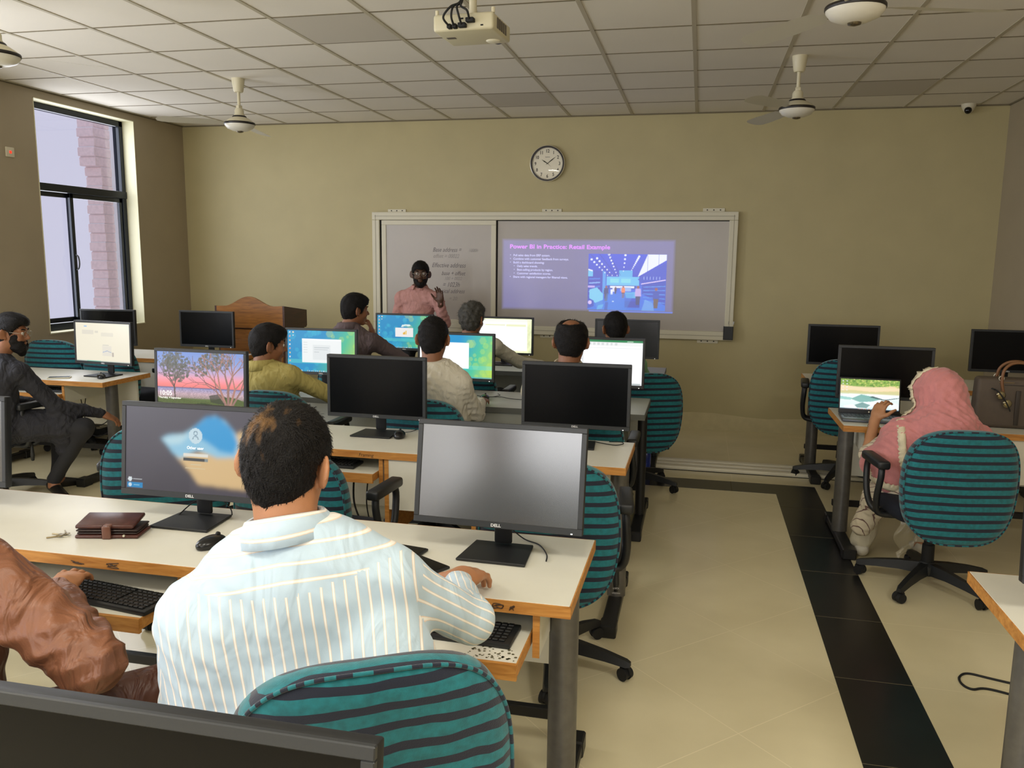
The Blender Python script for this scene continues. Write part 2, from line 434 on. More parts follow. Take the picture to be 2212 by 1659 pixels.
def strands(vs, qs, c, R, s, n, seed, curly=0, ln=.016):
    """short locks lying on the hair cap, each a thin tapering ribbon"""
    r = np.random.default_rng(seed); P = vs[qs]; cen = P.mean(1); nr = np.cross(P[:, 2]-P[:, 0], P[:, 3]-P[:, 1]); A = np.linalg.norm(nr, axis=1); nr = nr/(A[:, None]+1e-12)
    out = ((cen-(V(*c)+R@V(0, -.012, .03)*s))*nr).sum(1); nr *= np.sign(out)[:, None]; ok = np.abs(out) > .045*s
    A = A*ok; i = r.choice(len(qs), n, p=A/A.sum()); p = cen[i]+r.normal(size=(n, 3))*.002; N = nr[i]
    crown = V(*c)+R@V(.01, -.05, .13)*s; flow = p-crown; flow += R@V(0, .25, 0)*np.clip(1-np.linalg.norm(flow, axis=1)/.12, 0, 1)[:, None]
    flow -= (flow*N).sum(1)[:, None]*N; flow /= np.linalg.norm(flow, axis=1)[:, None]+1e-9
    d = flow+N*r.uniform(.05, .40, n)[:, None]+r.normal(size=(n, 3))*(.22+(.9 if curly else 0)); d /= np.linalg.norm(d, axis=1)[:, None]
    L = ln*s*r.uniform(.5, 1.3, n)[:, None]; side = np.cross(d, N); side /= np.linalg.norm(side, axis=1)[:, None]+1e-9; w = r.uniform(.0006, .0013, n)[:, None]
    a = p-N*.002; b = a+d*L*.5; e = b+(d-N*.35+(r.normal(size=(n, 3))*.5 if curly else 0))*L*.5
    v = np.stack([a-side*w, a+side*w, b-side*w*.8, b+side*w*.8, e-side*w*.2, e+side*w*.2], 1).reshape(-1, 3); k = np.arange(n)[:, None]*6
    q = np.concatenate([k+np.array([[0, 1, 3, 2]]), k+np.array([[2, 3, 5, 4]])]); return v, q, np.zeros(len(q), int), False
def beard_mesh(c, R, s=1.0, th=.007, seed=2, h=.005, long=0.0):
    c = V(*c); W = lambda x, y, z: c+R@(V(x, y, z)*s); sd = SDF(); RT = R.T
    sd.ell(W(0, .028, -.035), (V(.059, .064, .082)+th)*s, RT, .02)
    sd.ell(W(0, .070, -.096), (V(.027, .022, .020)+th)*s, RT, .02)
    if long: sd.cone(W(0, .06, -.09), W(0, .075, -.10-long), .045*s, .022*s, .03)
    def clip(P):
        L = (P-c)@R/s; x, y, z = L[..., 0], L[..., 1], L[..., 2]
        top = -.043+.06*np.clip((np.abs(x)-.038)/.02, 0, 1)
        d = z-top; mouth = .014-np.sqrt((x*.55)**2+(z+.060)**2)+np.where(y > .07, 0, -1)
        return np.maximum(np.maximum(d, mouth), .012-y+.0)*s+fuzz(seed+9, .003, 170)(P)
    return sd.mesh(h, fuzz(seed, .003, 190), clip)

def build_person(name_label, pelvis, neck, headc, hyaw=0, hpitch=0, hroll=0, right=(1, 0, 0), s=1.0, shw=.20,
                 arms=(), legs=(), skin='skin', shirt='shirt', shirt_name='shirt', pants=None, hair=None, beard=None, h=.010, hh=.006,
                 chest=1.0, collar=None, sleeve='long', seed=1, wamp=.0045, shoes=None, hairmat='hair_black', shirt_cb=None, glasses=False,
                 kameez=None, shirt_extra=None, headscarf=None, flat_collar=True, off=(0, 0, 0), belly=1.0, eyes=True, neckr=.056, group=None, wf=60.):
    off = V(*off); pelvis, neck, headc = V(*pelvis)+off, V(*neck)+off, V(*headc)+off
    arms = [dict(A, **{k: tuple(V(*A[k])+off) for k in ('s', 'e', 'w')}) for A in arms]; legs = [dict(G, **{k: tuple(V(*G[k])+off*V(1, 1, 0)) for k in ('h', 'k', 'a')}) for G in legs]
    org = V(pelvis[0], pelvis[1], 0.0)
    root = thing('person', name_label, 'person', tuple(org), group=group)
    up = nrm(neck-pelvis); rt = V(*right); rt = nrm(rt-up*(rt@up)); fw = np.cross(up, rt)
    R = rotm(hyaw, hpitch, hroll)
    sd, Wf = head_sdf(headc, R, neck-up*.02, s, neckr=neckr)
    sd.ell(neck-up*.04, (.07, .05, .05), None, .03)
    T = np.stack([rt, fw, up])
    # shirt
    sh = SDF(); L = np.linalg.norm(neck-pelvis)
    at = lambda x, y, z: pelvis+rt*x+fw*y+up*z
    sh.ell(at(0, -.005, L*.72), (shw*.86*chest, .112*chest, L*.34), T, .03)
    sh.ell(at(0, .012, L*.40), (.150*chest*belly, .118*chest*belly, L*.32), T, .05)
    sh.ell(at(0, .0, L*.08), (.168*chest, .125*chest, L*.24), T, .05)
    sh.cone(neck+rt*.02-up*.02, neck-rt*.02-up*.02, .058, .058, .02)
    for i, A in enumerate(arms):
        S, Eb, Wr = V(*A['s']), V(*A['e']), V(*A['w'])
        sh.cone(neck-up*.035, S, .046, .055*A.get('sr', 1), .05)
        sh.cone(at(0, 0, L*.75)+(S-at(0, 0, L*.75))*.4, S, .075, .058, .05)
        ar = A.get('r', 1.0)
        sh.cone(S, Eb, .060*ar, .051*ar, .03)
        if sleeve == 'long':
            sh.cone(Eb, Wr, .050*ar, .035*ar, .02)
        else: pass
        sk = sd; dw = nrm(Wr-Eb)
        sk.cone(neck-up*.06, S, .035, .042, .03); sk.cone(S, Eb, .044, .036, .02); sk.cone(Eb, Wr, .036, .025, .01)
        if A.get('hand', True):
            hand(sk, Wr+dw*.012, A.get('d', dw), A.get('n', (0, 0, -1)), A.get('t', (-1, 0, 0)), A.get('curl', .4), A.get('hs', .98))
    if legs and pants is not None:
        pt = SDF(); pt.ell(at(0, .0, .02), (.165*chest, .12*chest, .12), T, .04)
        for G in legs:
            H, K, An = V(*G['h']), V(*G['k']), V(*G['a'])
            pt.cone(H, K, .088, .066, .05); pt.cone(K, An, .064, .05*G.get('flare', 1), .03)
            ft = sd; fd = nrm(G.get('fd', (0, 1, -.25))); ft.cone(pelvis, H, .08, .065, .03); ft.cone(H, K, .062, .048, .03); ft.cone(K, An, .046, .032, .02); ft.cone(An-V(0, 0, .0), An-V(0, 0, .05), .034, .036, .02)
            ft.cone(An-V(0, 0, .055)-fd*.03, An-V(0, 0, .062)+fd*.15, .034, .026, .02)
            if shoes is not None:
                so = SDF(); so.cone(An-V(0, 0, .058)-fd*.035, An-V(0, 0, .066)+fd*.165, .040, .033, .02)
                an = An.copy()
                put('shoe', [so.mesh(.008, None, lambda P, an=an: P[..., 2]-(an[2]-.025))], [MATS[shoes]], root, org)
        put('trousers', [pt.mesh(h, wrink(seed+40, .005, 18))], [MATS[pants]], root, org)
    if kameez is not None: kameez(sh, at)
    if shirt_extra is not None: shirt_extra(sh, at)
    sd.cone(neck-up*.06, pelvis, .06, .09, .04); sd.ell(at(0, 0, L*.7), (shw*.62, .075, L*.26), T, .03)
    put('body', [sd.mesh(hh)], [MATS[skin]], root, org)
    cl = None
    nk = neck-up*.0
    def clip(P):      # neck opening
        q = P-nk; a = q@up; rad = np.linalg.norm(q-a[..., None]*up, axis=-1)
        return np.where(rad < .12, a-.014, -1)
    mv = sh.mesh(h, wrink(seed, wamp, wf), clip)
    o = put(shirt_name, [mv], [MATS[shirt]], root, org)
    if shirt_cb: shirt_cb(o, org, at, arms, L, rt, fw, up)
    if collar:
        bm = B(); n = 40; rows = []
        for k in range(n+1):
            a = -PI*.90+2*PI*.90*k/n+PI/2+PI   # opening to the front
            ca, sa = math.cos(a), math.sin(a)
            dirv = rt*ca+fw*sa; bk = max(0, -sa)
            kr = neckr*s/.056; p0 = nk+dirv*.070*kr-up*.010+fw*.004; p1 = nk+dirv*.066*kr+up*(.026+.016*bk); p2 = nk+dirv*.074*kr+up*(.026+.016*bk); p3 = nk+dirv*(.098*kr+.004*math.sin(a*2))-up*(.012+.004*bk)
            rows.append([bm.verts.new(Vector(p-org)) for p in (p0, p1, p2, p3)])
        for k in range(n):
            for j in range(3): bm.faces.new((rows[k][j], rows[k+1][j], rows[k+1][j+1], rows[k][j+1]))
        cl = fin('collar', bm, MATS[collar], root, smooth=180)
        sm = cl.modifiers.new('th', 'SOLIDIFY'); sm.thickness = .003
    if hair:
        hv, hq = hair_mesh(headc, R, s, seed=seed, **{k_: v_ for k_, v_ in hair.items() if k_ not in ('n', 'len')}); put('hair', [(hv, hq), strands(hv, hq, headc, R, s, hair.get('n', 5000), seed, hair.get('curly', 0), hair.get('len', .016))], [MATS[hairmat]], root, org)
    if beard: put('beard', [beard_mesh(headc, R, s, seed=seed, **beard)], [MATS[hairmat]], root, org)
    if eyes:
        for q in (-1, 1):
            bm = B(); cc = Wf(q*.0305, .0795, .008)-org
            bmesh.ops.create_uvsphere(bm, u_segments=12, v_segments=8, radius=.0122*s, matrix=Matrix.Translation(Vector(cc)))
            cp = Vector(Wf(q*.0305, .0795+.009, .008)-org)
            bmesh.ops.create_uvsphere(bm, u_segments=10, v_segments=6, radius=.0052*s, matrix=Matrix.Translation(cp))
            bm.verts.ensure_lookup_table()
            for f in bm.faces:
                if all((v.co-cp).length < .0056*s for v in f.verts): f.material_index = 1
            fin('eye', bm, [MATS['eye_white'], MATS['eye_iris']], root, smooth=180)
            bm = B(); pts = [Wf(q*(.016+.034*t), .092-.010*t*t, .030+.006*math.sin(t*2.6)) - org for t in np.linspace(0, 1, 7)]
            tube(bm, [Vector(p) for p in pts], [.003, .0045, .005, .005, .0045, .0035, .002], 6); fin('eyebrow', bm, MATS[hairmat], root, smooth=180)
    if glasses:
        bm = B()
        for q in (-1, 1):
            pts = [Wf(q*.033+.023*math.cos(a), .103, .006+.018*math.sin(a))-org for a in np.linspace(0, 2*PI, 18, endpoint=False)]
            tube(bm, [Vector(p) for p in pts], .0014, 5, closed=True)
            tube(bm, [Vector(Wf(q*.056, .102, .010)-org), Vector(Wf(q*.078, .08, .012)-org), Vector(Wf(q*.083, -.01, .012)-org)], .0014, 5)
        tube(bm, [Vector(Wf(-.010, .104, .010)-org), Vector(Wf(.010, .104, .010)-org)], .0014, 5)
        fin('glasses', bm, nmat('glasses_wire', (170, 165, 150), .3, metal=.8), root, smooth=180)
    return root, Wf, R, at
# ------------------------------------------------------------------ the room
def nodes_of(m): return m.node_tree.nodes, m.node_tree.links
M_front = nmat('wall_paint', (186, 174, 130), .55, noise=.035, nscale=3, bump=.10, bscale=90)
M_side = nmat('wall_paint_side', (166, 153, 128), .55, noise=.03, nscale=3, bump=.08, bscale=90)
M_ceil = nmat('ceiling_tile', (230, 224, 211), .9, noise=.02, nscale=2, bump=.15, bscale=260)
nmat('ceiling_bar', (184, 175, 152), .6); nmat('ceiling_gap', (118, 108, 84), .8)
nmat('cream', (226, 222, 190), .6); nmat('frame_navy', (22, 30, 42), .35, metal=.2)
nmat('white_plastic', (212, 205, 180), .45); nmat('black_plastic', (26, 28, 30), .45, bump=.05, bscale=600)
nmat('dark_rubber', (16, 17, 18), .7)
nmat('aluminium', (205, 200, 180), .4, metal=.25)

# floor with diagonal tiles
def floor_mat():
    m = nmat('floor_tile', (202, 188, 148), .17, spec=.5); N, Lk = nodes_of(m); b = N['Principled BSDF']
    tc = N.new('ShaderNodeTexCoord'); sp = N.new('ShaderNodeSeparateXYZ'); Lk.new(tc.outputs['Object'], sp.inputs[0])
    def math_(op, a, b_=None):
        n = N.new('ShaderNodeMath'); n.operation = op
        for i, v in enumerate((a, b_)):
            if v is None: continue
            if isinstance(v, (int, float)): n.inputs[i].default_value = v
            else: Lk.new(v, n.inputs[i])
        return n.outputs[0]
    X, Y = sp.outputs['X'], sp.outputs['Y']
    x0 = math_('SUBTRACT', X, -.215); y0 = math_('SUBTRACT', Y, 3.28)
    u = math_('DIVIDE', math_('ADD', x0, y0), .8485); v = math_('DIVIDE', math_('SUBTRACT', x0, y0), .8485)
    ax = math_('DIVIDE', math_('SUBTRACT', X, .913), .6); ay = math_('DIVIDE', math_('SUBTRACT', Y, 5.17), .6)
    def seam(t, wd):
        f = math_('FRACT', t); g = math_('MINIMUM', f, math_('SUBTRACT', 1.0, f)); return math_('LESS_THAN', g, wd)
    diag = math_('MAXIMUM', seam(u, .0028), seam(v, .0028)); st = math_('MAXIMUM', seam(ax, .0025), seam(ay, .0025))
    out = math_('MAXIMUM', math_('GREATER_THAN', X, .76), math_('GREATER_THAN', Y, 6.2))
    s1 = math_('MULTIPLY', diag, math_('SUBTRACT', 1.0, out)); s2 = math_('MULTIPLY', st, out); sm = math_('MAXIMUM', s1, s2)
    n = N.new('ShaderNodeTexNoise'); n.inputs['Scale'].default_value = 1.6; n.inputs['Detail'].default_value = 6; Lk.new(tc.outputs['Object'], n.inputs['Vector'])
    cr = N.new('ShaderNodeValToRGB'); Lk.new(n.outputs['Fac'], cr.inputs[0])
    cr.color_ramp.elements[0].position = .35; cr.color_ramp.elements[0].color = (*lin((216, 205, 168)), 1)
    cr.color_ramp.elements[1].position = .68; cr.color_ramp.elements[1].color = (*lin((230, 219, 182)), 1)
    mx = N.new('ShaderNodeMix'); mx.data_type = 'RGBA'; Lk.new(sm, mx.inputs[0]); Lk.new(cr.outputs[0], mx.inputs[6]); mx.inputs[7].default_value = (*lin((236, 224, 190)), 1)
    Lk.new(mx.outputs[2], b.inputs['Base Color']); return m
bm = B(); box(bm, LW-.2, RW+.2, BW-.2, FW+.2, -.1, 0); fin('floor', bm, floor_mat(), smooth=0).__setitem__('kind', 'structure')
def band_mat():
    m = nmat('black_tile', (30, 29, 27), .28, noise=.15, nscale=6); return m
nmat('grout', (92, 84, 66), .8)
bm = B()
box(bm, .613, .913, BW, 6.355, 0, .0015)
for k in range(-14, 2):
    y = 5.17+.6*k
    box(bm, .613, .913, y-.0022, y+.0022, .0012, .0019, mat=1)
tag(fin('trim_1', bm, [band_mat(), MATS['grout']], smooth=0), 'black tile border running down the aisle floor', kind='structure')
bm = B(); box(bm, LW, .613, 6.09, 6.355, 0, .0015)
for k in range(0, 11):
    x = .3-.6*k; box(bm, x-.0022, x+.0022, 6.09, 6.355, .0012, .0019, mat=1)
tag(fin('trim_2', bm, [MATS['black_tile'], MATS['grout']], smooth=0), 'black tile border crossing the floor before the front wall', kind='structure')

# ceiling with bars of the tile grid
bm = B(); box(bm, LW-.2, RW+.2, BW-.2, FW+.2, CEIL, CEIL+.1)
GX0, GY0 = -.100, 4.66
fl = fin('ceiling', bm, [M_ceil], smooth=0); fl['kind'] = 'structure'
bm = B()
for c in range(-10, 6):
    x = GX0+.61*c
    if LW < x < RW: box(bm, x-.013, x+.013, BW, FW, CEIL-.004, CEIL+.002)
for r in range(-13, 7):
    y = GY0+.61*r
    if BW < y < FW: box(bm, LW, RW, y-.006, y+.006, CEIL-.003, CEIL+.002, mat=1)
box(bm, LW, RW, FW-.012, FW, CEIL-.012, CEIL+.002, mat=1); box(bm, LW, LW+.012, BW, FW, CEIL-.012, CEIL+.002, mat=1); box(bm, RW-.012, RW, BW, FW, CEIL-.012, CEIL+.002, mat=1)
fin('trim_3', bm, [MATS['ceiling_bar'], MATS['ceiling_gap']], smooth=0)['kind'] = 'structure'
# a few panels sit slightly lower or darker
nmat('ceiling_tile_dark', (198, 191, 177), .9); 
bm = B()
for (c, r) in ((2, 4), (-2, 4), (-3, 0)):
    x, y = GX0+.61*c, GY0+.61*r; box(bm, x-.597 if c < 0 else x+.013, x-.013 if c < 0 else x+.597, y+.006, y+.604, CEIL-.0025, CEIL+.001)
fin('trim_4', bm, [MATS['ceiling_tile_dark']], smooth=0)['kind'] = 'structure'

# walls
bm = B(); box(bm, LW-.2, RW+.2, FW, FW+.2, -.05, CEIL)
tag(fin('wall_front', bm, [M_front], smooth=0), kind='structure')
# damp plaster patch along the foot of the front wall
bm = B(); top = []
random.seed(3)
for k in range(80):
    x = LW+.02+k*(RW-LW-.04)/79
    z = .135+.02*math.sin(x*2.1)+.018*math.sin(x*5.3+1)+.022*max(0, math.sin(x*3.7+2.0))+random.uniform(-.004, .004); top.append((x, z))
for (x0, z0), (x1, z1) in zip(top, top[1:]):
    vs = [bm.verts.new(p) for p in ((x0, FW-.0015, .0), (x1, FW-.0015, .0), (x1, FW-.0015, z1), (x0, FW-.0015, z0))]; bm.faces.new(vs)
bmesh.ops.remove_doubles(bm, verts=bm.verts[:], dist=1e-5)
nmat('bare_plaster', (206, 194, 152), .7, noise=.05, nscale=14)
tag(fin('baseboard_front', bm, [MATS['bare_plaster']], smooth=0), kind='structure')
bm = B(); box(bm, RW, RW+.2, BW-.2, FW+.2, -.05, CEIL); tag(fin('wall_right', bm, [M_side], smooth=0), kind='structure')
bm = B(); xs_ = [LW-.2]
for (a, b_) in ADDED_BWINS:
    box(bm, xs_[-1], a, BW-.2, BW, -.05, CEIL); box(bm, a, b_, BW-.2, BW, -.05, 1.05); box(bm, a, b_, BW-.2, BW, 2.65, CEIL); xs_.append(b_)
box(bm, xs_[-1], RW+.2, BW-.2, BW, -.05, CEIL); tag(fin('wall_back', bm, [M_side], smooth=0), kind='structure')
bm = B(); ys = [BW-.2]
WZ0, WZ1 = .965, 2.995
for (a, b_) in sorted(WINS):
    box(bm, LW-.24, LW, ys[-1], a, -.05, CEIL); box(bm, LW-.24, LW, a, b_, -.05, WZ0); box(bm, LW-.24, LW, a, b_, WZ1, CEIL); ys.append(b_)
box(bm, LW-.24, LW, ys[-1], FW+.2, -.05, CEIL)
bmesh.ops.remove_doubles(bm, verts=bm.verts[:], dist=1e-5)
tag(fin('wall_left', bm, [M_side], smooth=0), kind='structure')
M_glass = nmat('window_glass', (235, 240, 255), .02, trans=1.0, spec=.5)
nt = M_glass.node_tree; tr = nt.nodes.new('ShaderNodeBsdfTransparent'); gl = nt.nodes.new('ShaderNodeBsdfGlossy'); gl.inputs['Roughness'].default_value = .02
mxs = nt.nodes.new('ShaderNodeMixShader'); mxs.inputs[0].default_value = .06
nt.links.new(tr.outputs[0], mxs.inputs[1]); nt.links.new(gl.outputs[0], mxs.inputs[2]); nt.links.new(mxs.outputs[0], nt.nodes['Material Output'].inputs[0])
def window(name, y0, y1):
    root = bpy.data.objects.new(name, None); COL.objects.link(root); root.location = (LW, y0, WZ0); root['kind'] = 'structure'
    Wd, Hh = y1-y0, WZ1-WZ0; d0, d1 = -.20, -.125; t = .055
    bm = B(); box(bm, -.24, .004, 0, .006, 0, Hh); box(bm, -.24, .004, Wd-.006, Wd, 0, Hh); box(bm, -.24, .004, 0, Wd, Hh-.006, Hh); box(bm, -.24, .008, 0, Wd, 0, .010)
    fin('reveal', bm, MATS['cream'], root, smooth=0)
    y0_, y1_ = .006, Wd-.006; z0_, z1_ = .010, Hh-.006; zm = 1.30
    bm = B()
    box(bm, d0, d1, y0_, y0_+t, z0_, z1_, .004); box(bm, d0, d1, y1_-t, y1_, z0_, z1_, .004)
    box(bm, d0, d1, y0_, y1_, z1_-t, z1_, .004); box(bm, d0, d1, y0_, y1_, z0_, z0_+t*1.2, .004); box(bm, d0, d1+.01, y0_, y1_, zm-.035, zm+.035, .004)
    fin('frame', bm, MATS['frame_navy'], root, smooth=0)
    ym = Wd*.42
    for (a, b_, dx) in ((y0_+t, ym+.03, -.185), (ym-.03, y1_-t, -.150)):
        bm = B(); s = .042; za, zb = z0_+t*1.2, zm-.035
        box(bm, dx-.014, dx+.014, a, a+s, za, zb, .003); box(bm, dx-.014, dx+.014, b_-s, b_, za, zb, .003)
        box(bm, dx-.014, dx+.014, a, b_, zb-s, zb, .003); box(bm, dx-.014, dx+.014, a, b_, za, za+s, .003)
        sash = fin('sash', bm, MATS['frame_navy'], root, smooth=0)
        bm = B(); box(bm, dx-.003, dx+.003, a+s, b_-s, za+s, zb-s); fin('pane', bm, M_glass, sash, smooth=0)
    bm = B(); tube(bm, smoothpath([(-.134, ym-.009, .70), (-.108, ym-.009, .685), (-.098, ym-.009, .63), (-.108, ym-.009, .575), (-.134, ym-.009, .56)]), .007, 8); fin('handle', bm, MATS['black_plastic'], root, smooth=180)
    bm = B(); box(bm, -.168, -.162, y0_+t, y1_-t, zm+.035, z1_-t); fin('top_pane', bm, M_glass, root, smooth=0)
    return root
for i, (a, b_) in enumerate(WINS): window('window_%d' % (i+1), a, b_)
# outside the first window: pale facade with a toothed brick pier
nmat('render_wall', (246, 246, 252), .8); nmat('brick', (250, 226, 224), .8, noise=.08, nscale=30); nmat('mortar', (240, 234, 236), .9)
ox = -6.6
bm = B(); box(bm, ox-.25, ox, 8.36, 10.8, -1.5, 5.5)
tag(fin('neighbouring_wall', bm, MATS['render_wall'], smooth=0), 'pale rendered wall seen outside the window', 'wall')
bm = B(); z = -1.0; k = 0
while z < 5.2:
    e = (0 if k % 2 == 0 else .012)
    w0 = 8.18 - (.09 if z > 2.60 else 0) + e*1.5
    box(bm, ox-.20, ox+.02-e*.5, w0, 8.355, z, z+.094, .008); box(bm, ox-.19, ox+.006, w0+.012, 8.355, z+.09, z+.106, mat=1); z += .104; k += 1
tag(fin('brick_pier', bm, [MATS['brick'], MATS['mortar']], smooth=0), 'pink brick pier outside the left window', 'pier')

# ------------------------------------------------------------------ whiteboard with projected slide
WBY = FW-.045
wb = thing('whiteboard', 'long wall-mounted whiteboard in a pale aluminium frame with a sliding left panel', 'whiteboard', (-1.51, FW, 1.52))
def wbl(x, y, z): return (x+1.51, y-FW, z-1.52)
def wbox(bm, x0, x1, y0, y1, z0, z1, bev=0, mat=0):
    a = wbl(x0, y0, z0); b_ = wbl(x1, y1, z1); box(bm, a[0], b_[0], a[1], b_[1], a[2], b_[2], bev, mat=mat)
nmat('board_white', (178, 170, 160), .28, noise=.02, nscale=4); nmat('frame_cream', (214, 208, 184), .42); nmat('dark_gap', (18, 18, 16), .8)
X0, X1, Z0, Z1 = -3.39, .335, .905, 2.14; T = .082
bm = B(); wbox(bm, X0+.02, X1-.02, WBY+.015, FW, Z0+.02, Z1-.02); fin('board', bm, MATS['board_white'], wb, smooth=0)
bm = B()
for (a, b_, c, d) in ((X0, X1, Z1-T, Z1), (X0, X1, Z0, Z0+T*1.05), (X0, X0+T, Z0+T*1.05, Z1-T), (X1-T, X1, Z0+T*1.05, Z1-T)):
    wbox(bm, a, b_, WBY-.018, FW, c, d, .006)
for (a, b_, c, d) in ((X0+.03, X1-.03, Z1-T*.55, Z1-T*.50), (X0+.03, X1-.03, Z0+T*.5, Z0+T*.55), (X1-T*.5, X1-T*.45, Z0+.03, Z1-.03), (X0+T*.45, X0+T*.5, Z0+.03, Z1-.03)):
    wbox(bm, a, b_, WBY-.0195, WBY-.017, c, d, mat=1)
fin('frame', bm, [MATS['frame_cream'], nmat('frame_groove', (150, 144, 124), .6)], wb, smooth=0)
LX0, LX1 = -3.285, -2.045
bm = B(); wbox(bm, LX0, LX1, WBY-.008, WBY+.016, Z0+T, Z1-T-.004, .002); lp = fin('sliding_panel', bm, MATS['board_white'], wb, smooth=0)
bm = B()
for (a, b_, c, d) in ((LX0, LX0+.05, Z0+T+.05, Z1-T-.05), (LX1-.05, LX1, Z0+T+.05, Z1-T-.05), (LX0, LX1, Z1-T-.05, Z1-T-.004), (LX0, LX1, Z0+T, Z0+T+.05)): wbox(bm, a, b_, WBY-.016, WBY, c, d, .003)
fin('panel_frame', bm, MATS['frame_cream'], lp, smooth=0)
bm = B(); wbox(bm, X0+T, LX0, WBY+.005, WBY+.016, Z0+T, Z1-T); wbox(bm, LX1, LX1+.012, WBY+.010, WBY+.016, Z0+T, Z1-T); wbox(bm, LX1, X1-T, WBY+.008, WBY+.016, Z1-T-.008, Z1-T); fin('shadow_gap', bm, MATS['dark_gap'], wb, smooth=0)
for (a, b_, c, d) in ((-3.23, -3.03, Z1, Z1+.03), (-1.58, -1.38, Z1, Z1+.03), (.0, .205, Z1, Z1+.035), (-1.58, -1.38, Z0-.03, Z0), (.0, .20, Z0-.032, Z0)):
    bm = B(); wbox(bm, a, b_, FW-.012, FW, c-.004, d, .002)
    for q in (.2, .5, .8): wbox(bm, a+(b_-a)*q-.006, a+(b_-a)*q+.006, FW-.0135, FW-.011, (c+d)/2-.005, (c+d)/2+.005, mat=1)
    fin('bracket', bm, [MATS['frame_cream'], MATS['dark_gap']], wb, smooth=0)
# handwriting in marker
nmat('marker_ink', (112, 106, 108), .6); nmat('marker_faint', (152, 146, 142), .6)
bm = B(); yy = WBY-.0088
for (s, x, z, sz, m) in (('Base address =', -2.725, 1.735, .062, 0), ('1000h', -2.34, 1.735, .05, 1), ('offset = 00022', -2.72, 1.672, .058, 1), ('Effective address', -2.735, 1.575, .066, 0),
                         ('base + offset', -2.63, 1.495, .060, 0), ('100 + 0022', -2.60, 1.445, .05, 1), ('= 1023h', -2.62, 1.375, .068, 0), ('Physical address', -2.70, 1.31, .060, 0), ('= 20:', -2.55, 1.235, .056, 1), ('002', -2.40, 1.16, .05, 1)):
    text_into(bm, s, sz, XZ(*wbl(x, yy, z)), shear=.35, mat=m, sx=.82)
fin('handwriting', bm, [MATS['marker_ink'], MATS['marker_faint']], lp, smooth=0)
# slide: projector light painted as emission of thin sheets on the board
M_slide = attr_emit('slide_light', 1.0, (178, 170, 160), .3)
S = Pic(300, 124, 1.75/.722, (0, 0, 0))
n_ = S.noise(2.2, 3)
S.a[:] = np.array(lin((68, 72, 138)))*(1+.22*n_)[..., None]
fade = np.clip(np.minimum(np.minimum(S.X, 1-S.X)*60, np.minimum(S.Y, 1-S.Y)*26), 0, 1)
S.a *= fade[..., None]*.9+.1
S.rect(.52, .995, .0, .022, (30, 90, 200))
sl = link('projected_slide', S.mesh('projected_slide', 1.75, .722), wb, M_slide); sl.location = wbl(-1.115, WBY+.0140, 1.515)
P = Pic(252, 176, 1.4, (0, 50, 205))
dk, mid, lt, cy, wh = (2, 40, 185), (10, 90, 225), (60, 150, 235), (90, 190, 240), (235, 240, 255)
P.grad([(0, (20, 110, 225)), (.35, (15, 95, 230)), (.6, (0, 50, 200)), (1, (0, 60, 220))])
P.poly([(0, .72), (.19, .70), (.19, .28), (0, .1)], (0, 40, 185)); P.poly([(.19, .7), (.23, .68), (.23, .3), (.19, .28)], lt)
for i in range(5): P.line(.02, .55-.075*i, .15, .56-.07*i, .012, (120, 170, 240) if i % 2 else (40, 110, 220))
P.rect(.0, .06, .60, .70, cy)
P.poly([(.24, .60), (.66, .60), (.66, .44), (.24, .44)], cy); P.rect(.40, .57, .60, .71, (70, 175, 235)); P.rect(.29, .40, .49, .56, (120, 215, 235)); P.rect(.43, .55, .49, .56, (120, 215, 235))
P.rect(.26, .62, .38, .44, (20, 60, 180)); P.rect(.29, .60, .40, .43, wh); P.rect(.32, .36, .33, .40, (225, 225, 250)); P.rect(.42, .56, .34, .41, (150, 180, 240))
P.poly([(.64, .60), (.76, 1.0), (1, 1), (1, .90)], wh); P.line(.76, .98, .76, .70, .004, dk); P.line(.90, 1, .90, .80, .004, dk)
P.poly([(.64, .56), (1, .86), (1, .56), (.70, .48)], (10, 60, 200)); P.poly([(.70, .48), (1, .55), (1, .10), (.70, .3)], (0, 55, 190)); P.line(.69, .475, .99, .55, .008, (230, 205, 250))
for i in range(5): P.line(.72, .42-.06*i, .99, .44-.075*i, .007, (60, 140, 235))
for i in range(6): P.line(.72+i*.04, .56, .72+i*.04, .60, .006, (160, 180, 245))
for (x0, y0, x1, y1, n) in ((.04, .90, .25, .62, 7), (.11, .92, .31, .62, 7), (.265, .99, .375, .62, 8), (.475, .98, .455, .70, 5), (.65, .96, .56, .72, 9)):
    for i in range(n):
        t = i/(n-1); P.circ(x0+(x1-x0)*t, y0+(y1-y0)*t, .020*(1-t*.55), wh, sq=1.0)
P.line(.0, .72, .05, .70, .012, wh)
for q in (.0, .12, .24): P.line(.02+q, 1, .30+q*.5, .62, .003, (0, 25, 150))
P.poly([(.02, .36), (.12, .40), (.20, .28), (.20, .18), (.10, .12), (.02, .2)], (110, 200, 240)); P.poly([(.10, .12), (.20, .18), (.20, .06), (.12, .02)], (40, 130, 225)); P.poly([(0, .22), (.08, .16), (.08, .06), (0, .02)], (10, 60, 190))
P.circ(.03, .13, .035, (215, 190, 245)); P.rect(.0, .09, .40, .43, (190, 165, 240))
P.poly([(.48, .32), (.50, .22), (.68, .22), (.64, .33)], (75, 175, 235)); P.rect(.48, .675, .05, .22, (0, 60, 200)); P.rect(.485, .67, .055, .165, (0, 48, 178))
